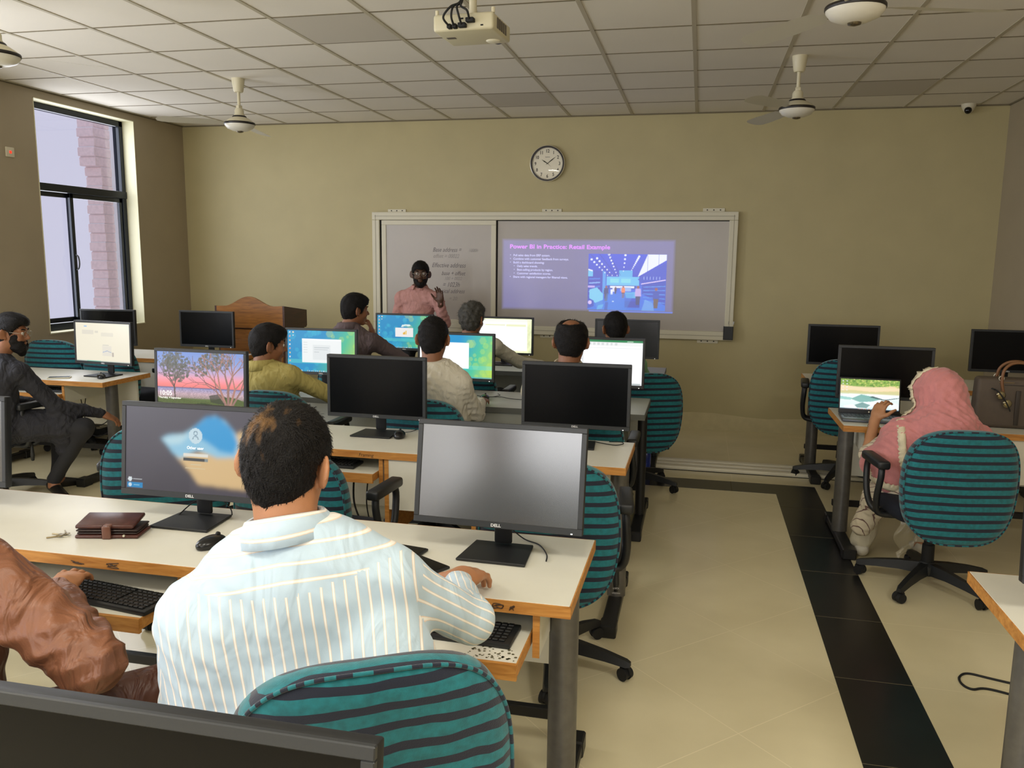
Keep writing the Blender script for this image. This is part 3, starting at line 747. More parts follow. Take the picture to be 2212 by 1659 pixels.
def fig(x, y, h_, top, bot, hd=(150, 70, 60)):
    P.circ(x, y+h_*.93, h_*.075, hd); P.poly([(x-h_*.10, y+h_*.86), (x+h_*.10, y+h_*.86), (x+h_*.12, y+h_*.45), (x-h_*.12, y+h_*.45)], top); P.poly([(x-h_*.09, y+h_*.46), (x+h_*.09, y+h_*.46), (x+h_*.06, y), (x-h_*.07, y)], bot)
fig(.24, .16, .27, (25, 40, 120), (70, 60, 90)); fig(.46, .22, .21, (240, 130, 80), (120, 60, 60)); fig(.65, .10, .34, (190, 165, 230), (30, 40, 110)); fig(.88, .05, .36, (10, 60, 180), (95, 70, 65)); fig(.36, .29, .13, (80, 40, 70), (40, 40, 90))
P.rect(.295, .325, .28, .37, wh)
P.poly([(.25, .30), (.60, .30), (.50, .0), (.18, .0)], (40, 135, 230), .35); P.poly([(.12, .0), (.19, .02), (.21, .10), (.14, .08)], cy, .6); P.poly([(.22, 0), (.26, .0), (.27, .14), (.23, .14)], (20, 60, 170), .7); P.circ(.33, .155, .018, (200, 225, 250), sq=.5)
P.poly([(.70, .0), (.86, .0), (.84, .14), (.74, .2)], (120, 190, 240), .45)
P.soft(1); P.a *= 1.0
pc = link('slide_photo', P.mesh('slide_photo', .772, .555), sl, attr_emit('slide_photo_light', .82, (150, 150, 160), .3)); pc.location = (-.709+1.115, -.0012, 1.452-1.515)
tx_ = lambda x, z: XZ(x+1.115, -.0014, z-1.515)
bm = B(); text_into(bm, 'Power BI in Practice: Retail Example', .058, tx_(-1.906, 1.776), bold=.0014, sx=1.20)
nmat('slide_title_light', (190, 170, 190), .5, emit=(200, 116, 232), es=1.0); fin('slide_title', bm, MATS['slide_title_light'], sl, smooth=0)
bm = B()
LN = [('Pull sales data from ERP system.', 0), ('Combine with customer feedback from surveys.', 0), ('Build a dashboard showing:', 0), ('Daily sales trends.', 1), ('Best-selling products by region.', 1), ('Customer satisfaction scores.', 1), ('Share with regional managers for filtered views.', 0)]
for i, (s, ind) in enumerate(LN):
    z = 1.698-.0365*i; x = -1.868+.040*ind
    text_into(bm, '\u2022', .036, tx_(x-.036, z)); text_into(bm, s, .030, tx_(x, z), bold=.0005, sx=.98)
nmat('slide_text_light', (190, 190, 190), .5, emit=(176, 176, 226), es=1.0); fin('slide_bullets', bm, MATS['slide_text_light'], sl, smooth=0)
# marker cup on the corner of the board
cup = thing('marker_holder', 'black mesh marker holder at lower right corner of the whiteboard', 'pen holder', (.292, FW-.055, .915))
bm = B(); 
for (a, b_, c, d) in ((-.046, -.043, -.03, .03), (.043, .046, -.03, .03), (-.046, .046, -.03, -.027), (-.046, .046, .027, .03)): box(bm, a, b_, c, d, 0, .13)
box(bm, -.046, .046, -.03, .03, 0, .004); fin('cup', bm, MATS['black_plastic'], cup, smooth=0)
for i, (x, col, t) in enumerate(((-.012, (20, 30, 90), .02), (.028, (210, 210, 210), .03), (.012, (30, 30, 34), -.015))):
    bm = B(); tube(bm, [(x, 0, .006), (x+t*.4, 0, .12), (x+t*.5, 0, .150)], .007, 8); tube(bm, [(x+t*.5, 0, .150), (x+t*.62, 0, .178)], .0085, 8, mat=1)
    mk = fin('marker', bm, [MATS['white_plastic'], nmat('marker_cap_%d' % i, col, .4)], None, smooth=40, loc=(.292, FW-.055, .915))
    tag(mk, ('blue-capped marker standing in the black holder beside the whiteboard', 'pale-capped marker leaning right in the black holder', 'black-capped marker in the middle of the black holder')[i], 'marker', 'markers in the holder by the whiteboard')

# ------------------------------------------------------------------ wall clock
ck = thing('wall_clock', 'round wall clock with black ring and silver rim above the whiteboard', 'clock', (-1.53, FW, 2.612))
R0 = .176
bm = B(); lathe(bm, [(0, 0), (R0*.95, 0), (R0, -.012), (R0, -.038), (R0*.985, -.046), (R0*.965, -.048)], n=64, ax='y'); fin('rim', bm, nmat('clock_rim', (235, 230, 215), .3, metal=.5), ck, smooth=40)
bm = B(); lathe(bm, [(R0*.955, -.046), (R0*.945, -.050), (R0*.885, -.050), (R0*.872, -.034)], n=64, ax='y'); fin('black_ring', bm, nmat('clock_black', (28, 14, 14), .3), ck, smooth=40)
bm = B(); lathe(bm, [(0, -.032), (R0*.89, -.032)], n=64, ax='y'); fin('dial', bm, nmat('clock_dial', (246, 238, 214), .5), ck, smooth=0)
nmat('clock_print', (44, 32, 24), .6)
bm = B()
for k in range(1, 13):
    a = PI/2-k*PI/6; x, z = math.cos(a)*R0*.69, math.sin(a)*R0*.69
    text_into(bm, str(k), .045, XZ(x, -.0335, z-.0155), align='CENTER', sx=.85, bold=.0009)
for k in range(60):
    a = k*PI/30; r1, r2 = R0*.83, R0*.86
    tube(bm, [(math.cos(a)*r1, -.0332, math.sin(a)*r1), (math.cos(a)*r2, -.0332, math.sin(a)*r2)], .0008, 4)
text_into(bm, 'Seasons', .015, XZ(0, -.0335, R0*.33), align='CENTER')
fin('numerals', bm, MATS['clock_print'], ck, smooth=0)
def hand_(name, ang, L, wd, y):
    bm = B(); d = Vector((math.sin(ang), 0, math.cos(ang))); s = Vector((d.z, 0, -d.x))
    vs = [bm.verts.new(Vector((0, y, 0))+p) for p in (-d*L*.15-s*wd*.4, d*L*.5-s*wd, d*L, d*L*.5+s*wd, -d*L*.15+s*wd*.4)]; bm.faces.new(vs)
    bmesh.ops.solidify(bm, geom=bm.faces[:], thickness=.001); fin(name, bm, MATS['clock_print'], ck, smooth=0)
hand_('hour_hand', math.radians(-57), R0*.40, .005, -.036); hand_('minute_hand', math.radians(52), R0*.62, .004, -.038); hand_('second_hand', math.radians(130), R0*.3, .001, -.040)
bm = B(); lathe(bm, [(0, -.0470), (R0*.5, -.0460), (R0*.89, -.0435)], n=64, ax='y'); fin('glass', bm, M_glass, ck, smooth=180)

# ------------------------------------------------------------------ camera dome, alarm plate, floor ducts
d = thing('security_camera', 'white dome security camera on the front wall under the ceiling', 'security camera', (2.25, FW-.055, CEIL))
bm = B(); lathe(bm, [(0, 0), (.060, 0), (.060, -.018), (.055, -.03), (.045, -.05), (.025, -.078), (0, -.085)], n=28); fin('housing', bm, MATS['white_plastic'], d, smooth=50)
bm = B(); bmesh.ops.create_uvsphere(bm, u_segments=18, v_segments=12, radius=.031, matrix=Matrix.Translation((-.012, -.035, -.058))); fin('lens', bm, nmat('lens_black', (8, 8, 10), .1), d, smooth=180)
d = thing('switch_plate', 'small white wall plate with a glowing red light on the left wall beside the window', 'switch plate', (LW, 5.908, 2.503))
bm = B(); box(bm, 0, .012, -.043, .043, -.04, .04, .004); fin('plate', bm, MATS['white_plastic'], d)
bm = B(); box(bm, .012, .016, -.012, .010, -.010, .010, .002); fin('indicator', bm, nmat('red_led', (200, 30, 20), .5, emit=(255, 50, 30), es=1.5), d)
nmat('duct', (240, 234, 212), .4)
for i, (y0, lab) in enumerate(((6.61, 'pale floor cable duct nearest the black tile border'), (6.72, 'pale floor cable duct in the middle of the three'), (6.83, 'pale floor cable duct farthest back, nearest the front wall'))):
    bm = B(); box(bm, LW+.01, RW-.01, y0, y0+.070, .001, .030, .006)
    tag(fin('cable_duct', bm, MATS['duct'], smooth=40), lab, 'cable duct', 'cable ducts along the front floor')

bm = B(); box(bm, LW, RW, 6.60, 6.915, 0, .0025); fin('trim_5', bm, MATS['dark_gap'], smooth=0)['kind'] = 'structure'  # dark strip added so the gaps between the ducts look black
# ------------------------------------------------------------------ unseen ceiling panels added for foreground light
for i, (x, y) in enumerate(ADDED_PANELS):
    d = thing('added_ceiling_light', 'unseen square white ceiling light panel added for brightness', 'ceiling light', (x, y, CEIL), group='added ceiling light panels')
    bm = B()
    for (a, b_, c, e) in ((-.30, .30, -.30, -.275), (-.30, .30, .275, .30), (-.30, -.275, -.275, .275), (.275, .30, -.275, .275)): box(bm, a, b_, c, e, -.012, 0)
    fin('frame', bm, MATS['white_plastic'], d, smooth=0)
    bm = B(); box(bm, -.275, .275, -.275, .275, -.008, -.002); fin('diffuser', bm, nmat('panel_glow', (240, 240, 235), .6, emit=(255, 246, 224), es=4.0), d, smooth=0)
# ------------------------------------------------------------------ furniture materials
def wood(name, a, b_, scale=9, rough=.5, stretch=(1, 1, 14), axis=None):
    m = nmat(name, a, rough); N, Lk = nodes_of(m); bs = N['Principled BSDF']
    tc = N.new('ShaderNodeTexCoord'); mp = N.new('ShaderNodeMapping'); mp.inputs['Scale'].default_value = stretch
    Lk.new(tc.outputs['Object'], mp.inputs[0]); n = N.new('ShaderNodeTexNoise'); n.inputs['Scale'].default_value = scale; n.inputs['Detail'].default_value = 6; n.inputs['Distortion'].default_value = .8
    Lk.new(mp.outputs[0], n.inputs['Vector']); cr = N.new('ShaderNodeValToRGB'); Lk.new(n.outputs['Fac'], cr.inputs[0])
    cr.color_ramp.elements[0].position = .32; cr.color_ramp.elements[0].color = (*lin(a), 1); cr.color_ramp.elements[1].position = .7; cr.color_ramp.elements[1].color = (*lin(b_), 1)
    Lk.new(cr.outputs[0], bs.inputs['Base Color']); return m
wood('edge_wood', (172, 112, 48), (206, 148, 76), 7, .45, (1.2, 6, 9))
wood('lectern_wood', (122, 76, 24), (160, 104, 40), 5, .38, (1.2, 4, 12))
wood('lectern_dark', (58, 34, 22), (82, 48, 30), 5, .4, (4, 1.2, 12))
nmat('laminate', (222, 219, 205), .38, noise=.02, nscale=9, bump=.03, bscale=300); nmat('laminate_grey', (176, 178, 168), .4, noise=.02, nscale=9)
nmat('edge_grey', (104, 106, 100), .5); nmat('leg_metal', (102, 100, 96), .38, metal=.45, noise=.12, nscale=30); nmat('leg_dark', (38, 38, 38), .4, metal=.3)
nmat('bezel', (44, 46, 48), .42, bump=.04, bscale=900); nmat('bezel_back', (24, 25, 27), .5)
nmat('panel_off', (6, 6, 7), .25, spec=.22); nmat('logo_white', (215, 215, 215), .5); nmat('logo_grey', (90, 100, 110), .5)
nmat('led_white', (255, 255, 255), .5, emit=(255, 255, 255), es=1.2)
M_matte = nmat('panel_matte', (26, 26, 27), .27, spec=.5); M_matte.node_tree.nodes['Principled BSDF'].inputs['IOR'].default_value = 2.6
nmat('navy_fabric', (14, 20, 34), .9, bump=.2, bscale=500); 
def stripe_mat(name, teal=(16, 118, 128), navy=(17, 24, 44), per=.0415, duty=.40, wob=.0, wfreq=7.):
    m = nmat(name, teal, .85, sheen=.25, bump=.25, bscale=420); N, Lk = nodes_of(m); bs = N['Principled BSDF']
    tc = N.new('ShaderNodeTexCoord'); sp = N.new('ShaderNodeSeparateXYZ'); Lk.new(tc.outputs['Object'], sp.inputs[0])
    def mt(op, a, b_=None):
        n = N.new('ShaderNodeMath'); n.operation = op
        for i, v in enumerate((a, b_)):
            if v is None: continue
            if isinstance(v, (int, float)): n.inputs[i].default_value = v
            else: Lk.new(v, n.inputs[i])
        return n.outputs[0]
    z = 0.0
    n1 = N.new('ShaderNodeTexNoise'); n1.inputs['Scale'].default_value = wfreq; n1.inputs['Detail'].default_value = 1.5; Lk.new(tc.outputs['Object'], n1.inputs['Vector'])
    z = mt('ADD', 0.0, mt('MULTIPLY', mt('SUBTRACT', n1.outputs['Fac'], .5), wob if wob else .0015))
    # the stripe coordinate is laid on the mesh like the weave of the cover
    g = N.new('ShaderNodeAttribute'); g.attribute_name = 'stripe'
    t = mt('ADD', mt('DIVIDE', z, per), g.outputs['Fac'])
    f = mt('FRACT', t); st = mt('LESS_THAN', f, duty)
    n2 = N.new('ShaderNodeTexNoise'); n2.inputs['Scale'].default_value = 60; Lk.new(tc.outputs['Object'], n2.inputs['Vector'])
    cr = N.new('ShaderNodeValToRGB'); Lk.new(n2.outputs['Fac'], cr.inputs[0]); c2 = tuple(v*.82 for v in teal)
    cr.color_ramp.elements[0].position = .3; cr.color_ramp.elements[0].color = (*lin(c2), 1); cr.color_ramp.elements[1].position = .7; cr.color_ramp.elements[1].color = (*lin(teal), 1)
    mx = N.new('ShaderNodeMix'); mx.data_type = 'RGBA'; Lk.new(st, mx.inputs[0]); Lk.new(cr.outputs[0], mx.inputs[6]); mx.inputs[7].default_value = (*lin(navy), 1)
    Lk.new(mx.outputs[2], bs.inputs['Base Color']); return m
stripe_mat('cover_stripe'); stripe_mat('cover_stripe_wavy', wob=.05, wfreq=6.)

# ------------------------------------------------------------------ chair
def sup(a, n=3.2):
    c, s = math.cos(a), math.sin(a); return math.copysign(abs(c)**(2/n), c), math.copysign(abs(s)**(2/n), s)
def backrest_mesh():
    bm = B(); n = 72; rings = []; BD = {}
    prof = [(-.040, .45, 0), (-.052, .80, 0), (-.050, .90, 0), (-.040, .965, 0), (-.034, .985, 1), (-.010, 1.0, 1), (.016, .995, 1), (.028, .97, 0), (.036, .90, 0), (.040, .75, 0), (.036, .40, 0)]
    for (y, k, bd) in prof:
        ring = []
        for i in range(n):
            a = 2*PI*i/n; x, z = sup(a, 3.1); x *= .268*k*(1.0+.06*z if z < 0 else 1.0-.03*z); z *= .285*k
            z += .0
            v = bm.verts.new((x, -.30+y+.75*x*x-.06*z*.6, .62+z)); BD[v] = (bd, y, abs(sup(a, 3.1)[1]), z); ring.append(v)
        rings.append(ring)
    for A, D in zip(rings, rings[1:]):
        for i in range(n): bm.faces.new((A[i], A[(i+1) % n], D[(i+1) % n], D[i]))
    for R_, yy in ((rings[0], -.040), (rings[-1], .036)):
        c = bm.verts.new((0, -.30+yy, .62))
        for i in range(n): bm.faces.new((R_[i], R_[(i+1) % n], c))
        BD[c] = (0, 0, 0, 0)
    lay = bm.loops.layers.float.new('stripe')
    for f in bm.faces:
        band = all(BD[l.vert][0] for l in f.loops)
        for l in f.loops:
            b_, y, s_, z = BD[l.vert]
            if band:
                t = min(max((s_-.80)/.18, 0), 1); l[lay] = ((1-t)*(z+.019)+t*(.285+y*1.0))/.0415
            else: l[lay] = z/.0415
    return bm
def make_chair():
    t = thing('office_chair', 'striped office chair', 'chair')
    bk = fin('backrest', backrest_mesh(), MATS['cover_stripe'], t, smooth=180)
    bm = B()
    for yy in (-.036,):
        pts = []
        for i in range(64):
            a = 2*PI*i/64; x, z = sup(a, 3.1); x *= .268*.985*(1.0+.06*z if z < 0 else 1.0-.03*z); z *= .285*.985
            pts.append((x*1.004, -.30+yy+.75*x*x-.036*z-.002, .62+z*1.004))
        tube(bm, pts, .0042, 6, closed=True)
    bm.verts.index_update(); ly = bm.loops.layers.float.new('stripe')
    for f in bm.faces:
        ks = [l.vert.index//6 for l in f.loops]
        for l, k_ in zip(f.loops, ks): l[ly] = (k_ if not (max(ks)-min(ks) > 10 and k_ == 0) else 64)*.84
    pp = fin('piping', bm, stripe_mat('piping_stripe', per=.05, duty=.5), bk, smooth=180)
    bm = B(); n = 40; rings = []
    for (z, k) in ((.395, .80), (.40, .93), (.415, .985), (.44, 1.0), (.462, .985), (.478, .93), (.486, .78), (.488, .3)):
        rings.append([bm.verts.new((.245*k*sup(2*PI*i/n, 4)[0], .245*k*sup(2*PI*i/n, 4)[1]-.0, z-(.02*max(0, sup(2*PI*i/n, 4)[1]))**1)) for i in range(n)])
    for A, D in zip(rings, rings[1:]):
        for i in range(n): bm.faces.new((A[i], A[(i+1) % n], D[(i+1) % n], D[i]))
    bm.faces.new(rings[0][::-1]); bm.faces.new(rings[-1]); fin('seat', bm, MATS['navy_fabric'], t, smooth=50)
    bm = B(); box(bm, -.11, .11, -.13, .12, .355, .398, .012); tube(bm, [(0, -.10, .37), (0, -.22, .36), (0, -.29, .40), (0, -.30, .50)], .020, 8)
    fin('mechanism', bm, MATS['black_plastic'], t)
    bm = B(); tube(bm, [(.10, 0, .37), (.26, .02, .365)], .006, 6); lathe(bm, [(0, -.06), (.010, -.055), (.014, -.02), (.009, .05), (.005, .06)], c=(.262, .02, .335), n=10); fin('lever', bm, MATS['black_plastic'], t, smooth=60)
    bm = B(); lathe(bm, [(0, .10), (.032, .10), (.030, .23), (.024, .235), (.024, .36), (0, .36)], n=20); fin('gas_column', bm, MATS['dark_rubber'], t, smooth=40)
    for q in (-1, 1):
        bm = B(); box(bm, q*.290-.031, q*.290+.031, -.10, .17, .645, .69, .014, 3)
        arm = fin('armrest', bm, MATS['black_plastic'], t)
        bm = B(); pts = smoothpath([(q*.18, .03, .39), (q*.275, .04, .40), (q*.298, .10, .47), (q*.293, .145, .60), (q*.287, .13, .66)], 5); tube(bm, pts, .017, 8)
        pts = smoothpath([(q*.18, -.03, .39), (q*.275, -.02, .40), (q*.298, -.04, .48), (q*.293, -.065, .60), (q*.287, -.05, .66)], 5); tube(bm, pts, .017, 8)
        fin('arm_support', bm, MATS['black_plastic'], arm, smooth=60)
    bm = B(); lathe(bm, [(0, .07), (.045, .07), (.05, .085), (.048, .12), (.034, .14), (0, .14)], n=20)
    for k in range(5):
        a = 2*PI*k/5+PI/2+.3; d = Vector((math.cos(a), math.sin(a), 0)); s = Vector((-d.y, d.x, 0)); rr = []
        for (r, w0, z0, z1) in ((.03, .030, .075, .135), (.13, .026, .078, .126), (.24, .022, .070, .108), (.325, .020, .060, .088), (.342, .014, .062, .080)):
            rr.append([bm.verts.new(d*r+s*w0*.9+Vector((0, 0, z0))), bm.verts.new(d*r+s*w0*.6+Vector((0, 0, z1))), bm.verts.new(d*r-s*w0*.6+Vector((0, 0, z1))), bm.verts.new(d*r-s*w0*.9+Vector((0, 0, z0)))])
        for A, D in zip(rr, rr[1:]):
            for i in range(4): bm.faces.new((A[i], A[(i+1) % 4], D[(i+1) % 4], D[i]))
        bm.faces.new(rr[0][::-1]); bm.faces.new(rr[-1])
    base = fin('star_base', bm, MATS['black_plastic'], t, smooth=30)
    for k in range(5):
        a = 2*PI*k/5+PI/2+.3; c = Vector((math.cos(a)*.322, math.sin(a)*.322, .029)); ax = Vector((math.cos(a+1.1), math.sin(a+1.1), 0))
        bm = B()
        for q in (-1, 1):
            m = Matrix.Translation(c+ax*q*.014) @ ax.to_track_quat('Z', 'Y').to_matrix().to_4x4()
            r = bmesh.ops.create_cone(bm, cap_ends=True, segments=18, radius1=.027, radius2=.024, depth=.018, matrix=m)
        tube(bm, [c-ax*.02, c+ax*.02], .008, 8); tube(bm, [c+Vector((0, 0, 0)), c+Vector((0, 0, .04))], .008, 8)
        m = Matrix.Translation(c+Vector((0, 0, .010))) @ ax.to_track_quat('Z', 'Y').to_matrix().to_4x4(); bmesh.ops.create_cone(bm, cap_ends=True, segments=18, radius1=.028, radius2=.028, depth=.010, matrix=m)
        fin('caster', bm, MATS['dark_rubber'], base, smooth=40)
    return t
chair0 = make_chair(); used_chair = [False]
def place_chair(x, y, rz, label, group='teal striped office chairs', wavy=False, z=0, lift=0, arms=True, spin=0):
    c = chair0 if not used_chair[0] else copy_tree(chair0); used_chair[0] = True
    c.location = (x, y, z); c.rotation_euler = (0, 0, rz); c['label'] = label; c['group'] = group
    for ch in children(c):
        if lift and not ch.name.startswith('star_base'): ch.location.z += lift
        if spin and ch.name.startswith('star_base'): ch.rotation_euler.z = math.radians(spin)
        if not arms and ch.name.startswith('armrest'):
            for k in children(ch): bpy.data.objects.remove(k)
            bpy.data.objects.remove(ch)
    if wavy:
        for ch in children(c):
            if ch.name.startswith('backrest'): ch.material_slots[0].link = 'OBJECT'; ch.material_slots[0].material = MATS['cover_stripe_wavy']
    return c

# ------------------------------------------------------------------ monitor
MW, MH = .553, .333
def make_monitor():
    t = thing('monitor', 'monitor', 'monitor')
    # the tilting head carries the picture; pivot at the neck top, screen face at y=-.03
    hd = B(); box(hd, -MW/2, MW/2, -.022, .004, -MH/2, MH/2, .004, 2)
    prism(hd, [(-.20, -.12), (.20, -.12), (.18, .11), (-.18, .11)], .003, .030); box(hd, -.07, .07, .028, .045, -.08, .06, .006)
    # recess
    head = fin('housing', hd, [MATS['bezel_back']], t, smooth=30); head.location = (0, .045, 1.004)
    bm = B(); b_ = .0165; bb = .021
    for (x0, x1, z0, z1) in ((-MW/2, MW/2, MH/2-b_, MH/2), (-MW/2, MW/2, -MH/2, -MH/2+bb), (-MW/2, -MW/2+b_, -MH/2+bb, MH/2-b_), (MW/2-b_, MW/2, -MH/2+bb, MH/2-b_)):
        box(bm, x0, x1, -.0275, -.018, z0, z1, .0015, 1)
    fin('bezel', bm, MATS['bezel'], head, smooth=30)
    bm = B(); sw, sh = MW-2*b_, MH-b_-bb; zc = (bb-b_)/2
    vs = [bm.verts.new(p) for p in ((-sw/2, -.0245, zc-sh/2), (sw/2, -.0245, zc-sh/2), (sw/2, -.0245, zc+sh/2), (-sw/2, -.0245, zc+sh/2))]; bm.faces.new(vs)
    fin('screen', bm, MATS['panel_off'], head, smooth=0)
    bm = B(); text_into(bm, 'DELL', .013, XZ(0, -.0279, -MH/2+.0055), align='CENTER', bold=.0004, sx=1.15); fin('logo', bm, MATS['logo_white'], head, smooth=0)
    bm = B(); box(bm, MW/2-.036, MW/2-.030, -.0285, -.0270, -MH/2+.003, -MH/2+.006); fin('power_light', bm, MATS['led_white'], head, smooth=0)
    bm = B(); box(bm, -.030, .030, .035, .052, .012, .20, .008); box(bm, -.034, .034, .020, .045, .10, .19, .006)
    for v in bm.verts: v.co.z += .75; v.co.y += .045
    fin('neck', bm, MATS['bezel_back'], t)
    bm = B(); prism(bm, [(-.112, -.075), (.112, -.075), (.098, .105), (-.098, .105)], .7515, .760, 'xy'); bmesh.ops.bevel(bm, geom=[e for e in bm.edges], offset=.002, segments=1, affect='EDGES'); fin('stand_base', bm, MATS['bezel_back'], t, smooth=30)
    return t
SWD, SHT, SZC = MW-.033, MH-.0375, .00225
monitor0 = make_monitor(); DARK = [[o for o in bpy.data.objects if o.name.startswith('screen')][0].data]; monitor0['category'] = 'monitor'; used_mon = [False]
def place_monitor(x, y, label, rz=0, tilt=3, pic=None, es=1.0, zoff=0, mat=None, led=True, group='widescreen desktop monitors'):
    c = monitor0 if not used_mon[0] else copy_tree(monitor0); first = not used_mon[0]; used_mon[0] = True
    c.location = (x, y, zoff); c.rotation_euler = (0, 0, rz); c['label'] = label; c['group'] = group
    for h in children(c):
        if h.name.startswith('housing'):
            h.rotation_euler = (-math.radians(tilt), 0, 0)
            for s in children(h):
                if s.name.startswith('screen'):
                    if pic is not None:
                        me = pic.mesh('screen_picture', SWD, SHT); me.materials.append(attr_emit('lit_screen_%s' % str(es).replace('.', ''), es, (6, 6, 7), .3))
                        s.data = me; s.location = (0, -.0245, SZC); s.material_slots[0].link = 'DATA'
                    else:
                        s.data = DARK[0]; s.location = (0, 0, 0); s.material_slots[0].link = 'DATA'
                    if mat: s.material_slots[0].link = 'OBJECT'; s.material_slots[0].material = mat
    return c
# keep the prototype free of pictures: it is placed with a dark screen first

# ------------------------------------------------------------------ desks
def make_desk(name, x0, x1, y0, y1, label, style='wood', trays=(), legs=None, group='long computer desks', draw=.15, mod=True, panels=()):
    t = thing(name, label, 'desk', ((x0+x1)/2, (y0+y1)/2, 0), group=group); cx, cy = (x0+x1)/2, (y0+y1)/2
    edge = MATS['edge_wood' if style == 'wood' else 'edge_grey']; lam = MATS['laminate' if style == 'wood' else 'laminate_grey']; TH = .036
    def bx(bm, a, b_, c, d, e, f, bev=0, mat=0): box(bm, a-cx, b_-cx, c-cy, d-cy, e, f, bev, 1, mat=mat)
    bm = B(); bx(bm, x0+.002, x1-.002, y0+.002, y1-.002, .75-TH+.001, .75, .0015); top = fin('worktop', bm, lam, t, smooth=0)
    bm = B(); bx(bm, x0, x1, y0-.001, y0+.004, .75-TH, .7492); bx(bm, x1-.004, x1+.001, y0, y1, .75-TH, .7492); bx(bm, x0-.001, x0+.004, y0, y1, .75-TH, .7492); bx(bm, x0, x1, y1-.004, y1+.001, .75-TH, .7492)
    fin('edge_band', bm, edge, top, smooth=0)
    lm = MATS['leg_metal' if style == 'wood' else 'leg_dark']
    for lx in (legs if legs is not None else (x0+.06, x1-.06)):
        bm = B(); tube(bm, [(lx-cx, y0+.22-cy, .05), (lx-cx, y0+.22-cy, .75-TH)], .045 if style == 'wood' else .030, 24)
        leg = fin('leg', bm, lm, t, smooth=40)
        bm = B(); bx(bm, lx-.034, lx+.034, y0-.16, y1-.02, .012, .055, .006); bx(bm, lx-.038, lx+.038, y0-.17, y0-.08, 0, .062, .006); bx(bm, lx-.038, lx+.038, y1-.10, y1-.02, 0, .062, .006)
        fin('foot_bar', bm, MATS['leg_dark'], leg, smooth=30)
    if mod:
        bm = B(); bx(bm, x0+.06, x1-.06, y1-.09, y1-.072, .33, .75-TH); fin('modesty_panel', bm, lam, t, smooth=0)
        bm = B(); bx(bm, x0+.05, x1-.05, y1-.085, y1-.055, .12, .16, .004); fin('stretcher', bm, MATS['leg_dark'], t)
    for (a, b_, out) in trays:
        bm = B(); bx(bm, a, b_, y0-draw*out, y0+.24, .628, .646, .001); tr = fin('keyboard_tray', bm, lam, t, smooth=0)
        bm = B(); bx(bm, a, b_, y0-draw*out-.012, y0-draw*out, .602, .6465); bx(bm, a-.001, a+.003, y0-draw*out, y0+.24, .612, .6462); bx(bm, b_-.003, b_+.001, y0-draw*out, y0+.24, .612, .6462); fin('tray_edge', bm, edge, tr, smooth=0)
        for xx in (a-.028, b_+.008):
            bm = B(); bx(bm, xx, xx+.018, y0+.02, y1-.09, .58, .75-TH); bx(bm, xx-.001, xx+.019, y0+.017, y0+.021, .58, .75-TH, mat=1); fin('side_panel', bm, [lam, edge], t, smooth=0)
        bm = B(); bx(bm, a-.012, b_+.010, y0+.24, y1-.09, .600, .614); fin('shelf', bm, lam, t, smooth=0)
    for (a, b_) in panels:
        bm = B(); bx(bm, a, b_, y0+.012, y0+.030, .46, .75-TH); fin('front_panel', bm, lam, t, smooth=0)
        for (p_, q_) in ((a-.022, a), (b_, b_+.022)):
            bm = B(); bx(bm, p_, q_, y0+.010, y1-.09, .30, .75-TH); fin('divider', bm, [edge], t, smooth=0)
    return t, (cx, cy)

# ------------------------------------------------------------------ mouse, keyboard
def make_mouse():
    t = thing('mouse', 'black mouse', 'mouse'); sd = SDF()
    sd.ell((0, 0, .012), (.031, .056, .026), None, .01)
    v, q = sd.mesh(.0032, None, lambda P: .0-P[..., 2]); put('shell', [(v, q)], [MATS['mouse_black']], t)
    bm = B(); tube(bm, [(-.004, .028, .0355), (.004, .028, .0355)], .0075, 10); fin('scroll_wheel', bm, MATS['dark_rubber'], t)
    bm = B(); tube(bm, smoothpath([(0, .052, .012), (.004, .085, .008), (.035, .13, .004), (.06, .19, .004), (.03, .25, .004)], 6), .0018, 6); fin('cord', bm, MATS['dark_rubber'], t, smooth=180)
    return t
nmat('mouse_black', (20, 21, 23), .25)
mouse0 = make_mouse(); used_mouse = [False]
def place_mouse(x, y, rz, label, z=.7505):
    c = mouse0 if not used_mouse[0] else copy_tree(mouse0); used_mouse[0] = True
    c.location = (x, y, z); c.rotation_euler = (0, 0, rz); c['label'] = label; c['group'] = 'black wired mice'
def make_keyboard(x, y, z, rz, label):
    t = thing('keyboard', label, 'keyboard', (x, y, z), rz, 'black keyboards on the pull-out trays')
    bm = B(); box(bm, -.222, .222, -.065, .065, 0, .015, .004); fin('key_deck', bm, MATS['black_plastic'], t)
    bm = B()
    for r in range(6):
        yy = .047-.0185*r; xs = -.205; k = 0
        while xs < .205:
            wd = .0165
            if r == 5 and 3 <= k <= 3: wd = .10
            if (.080 < xs < .09) or (.140 < xs < .148): xs += .008
            box(bm, xs, min(xs+wd, .210), yy-.0075, yy+.0075, .014, .0205, .0018, 1); xs += wd+.0028; k += 1
    fin('keys', bm, nmat('key_black', (15, 16, 17), .5), t, smooth=0)
    return t
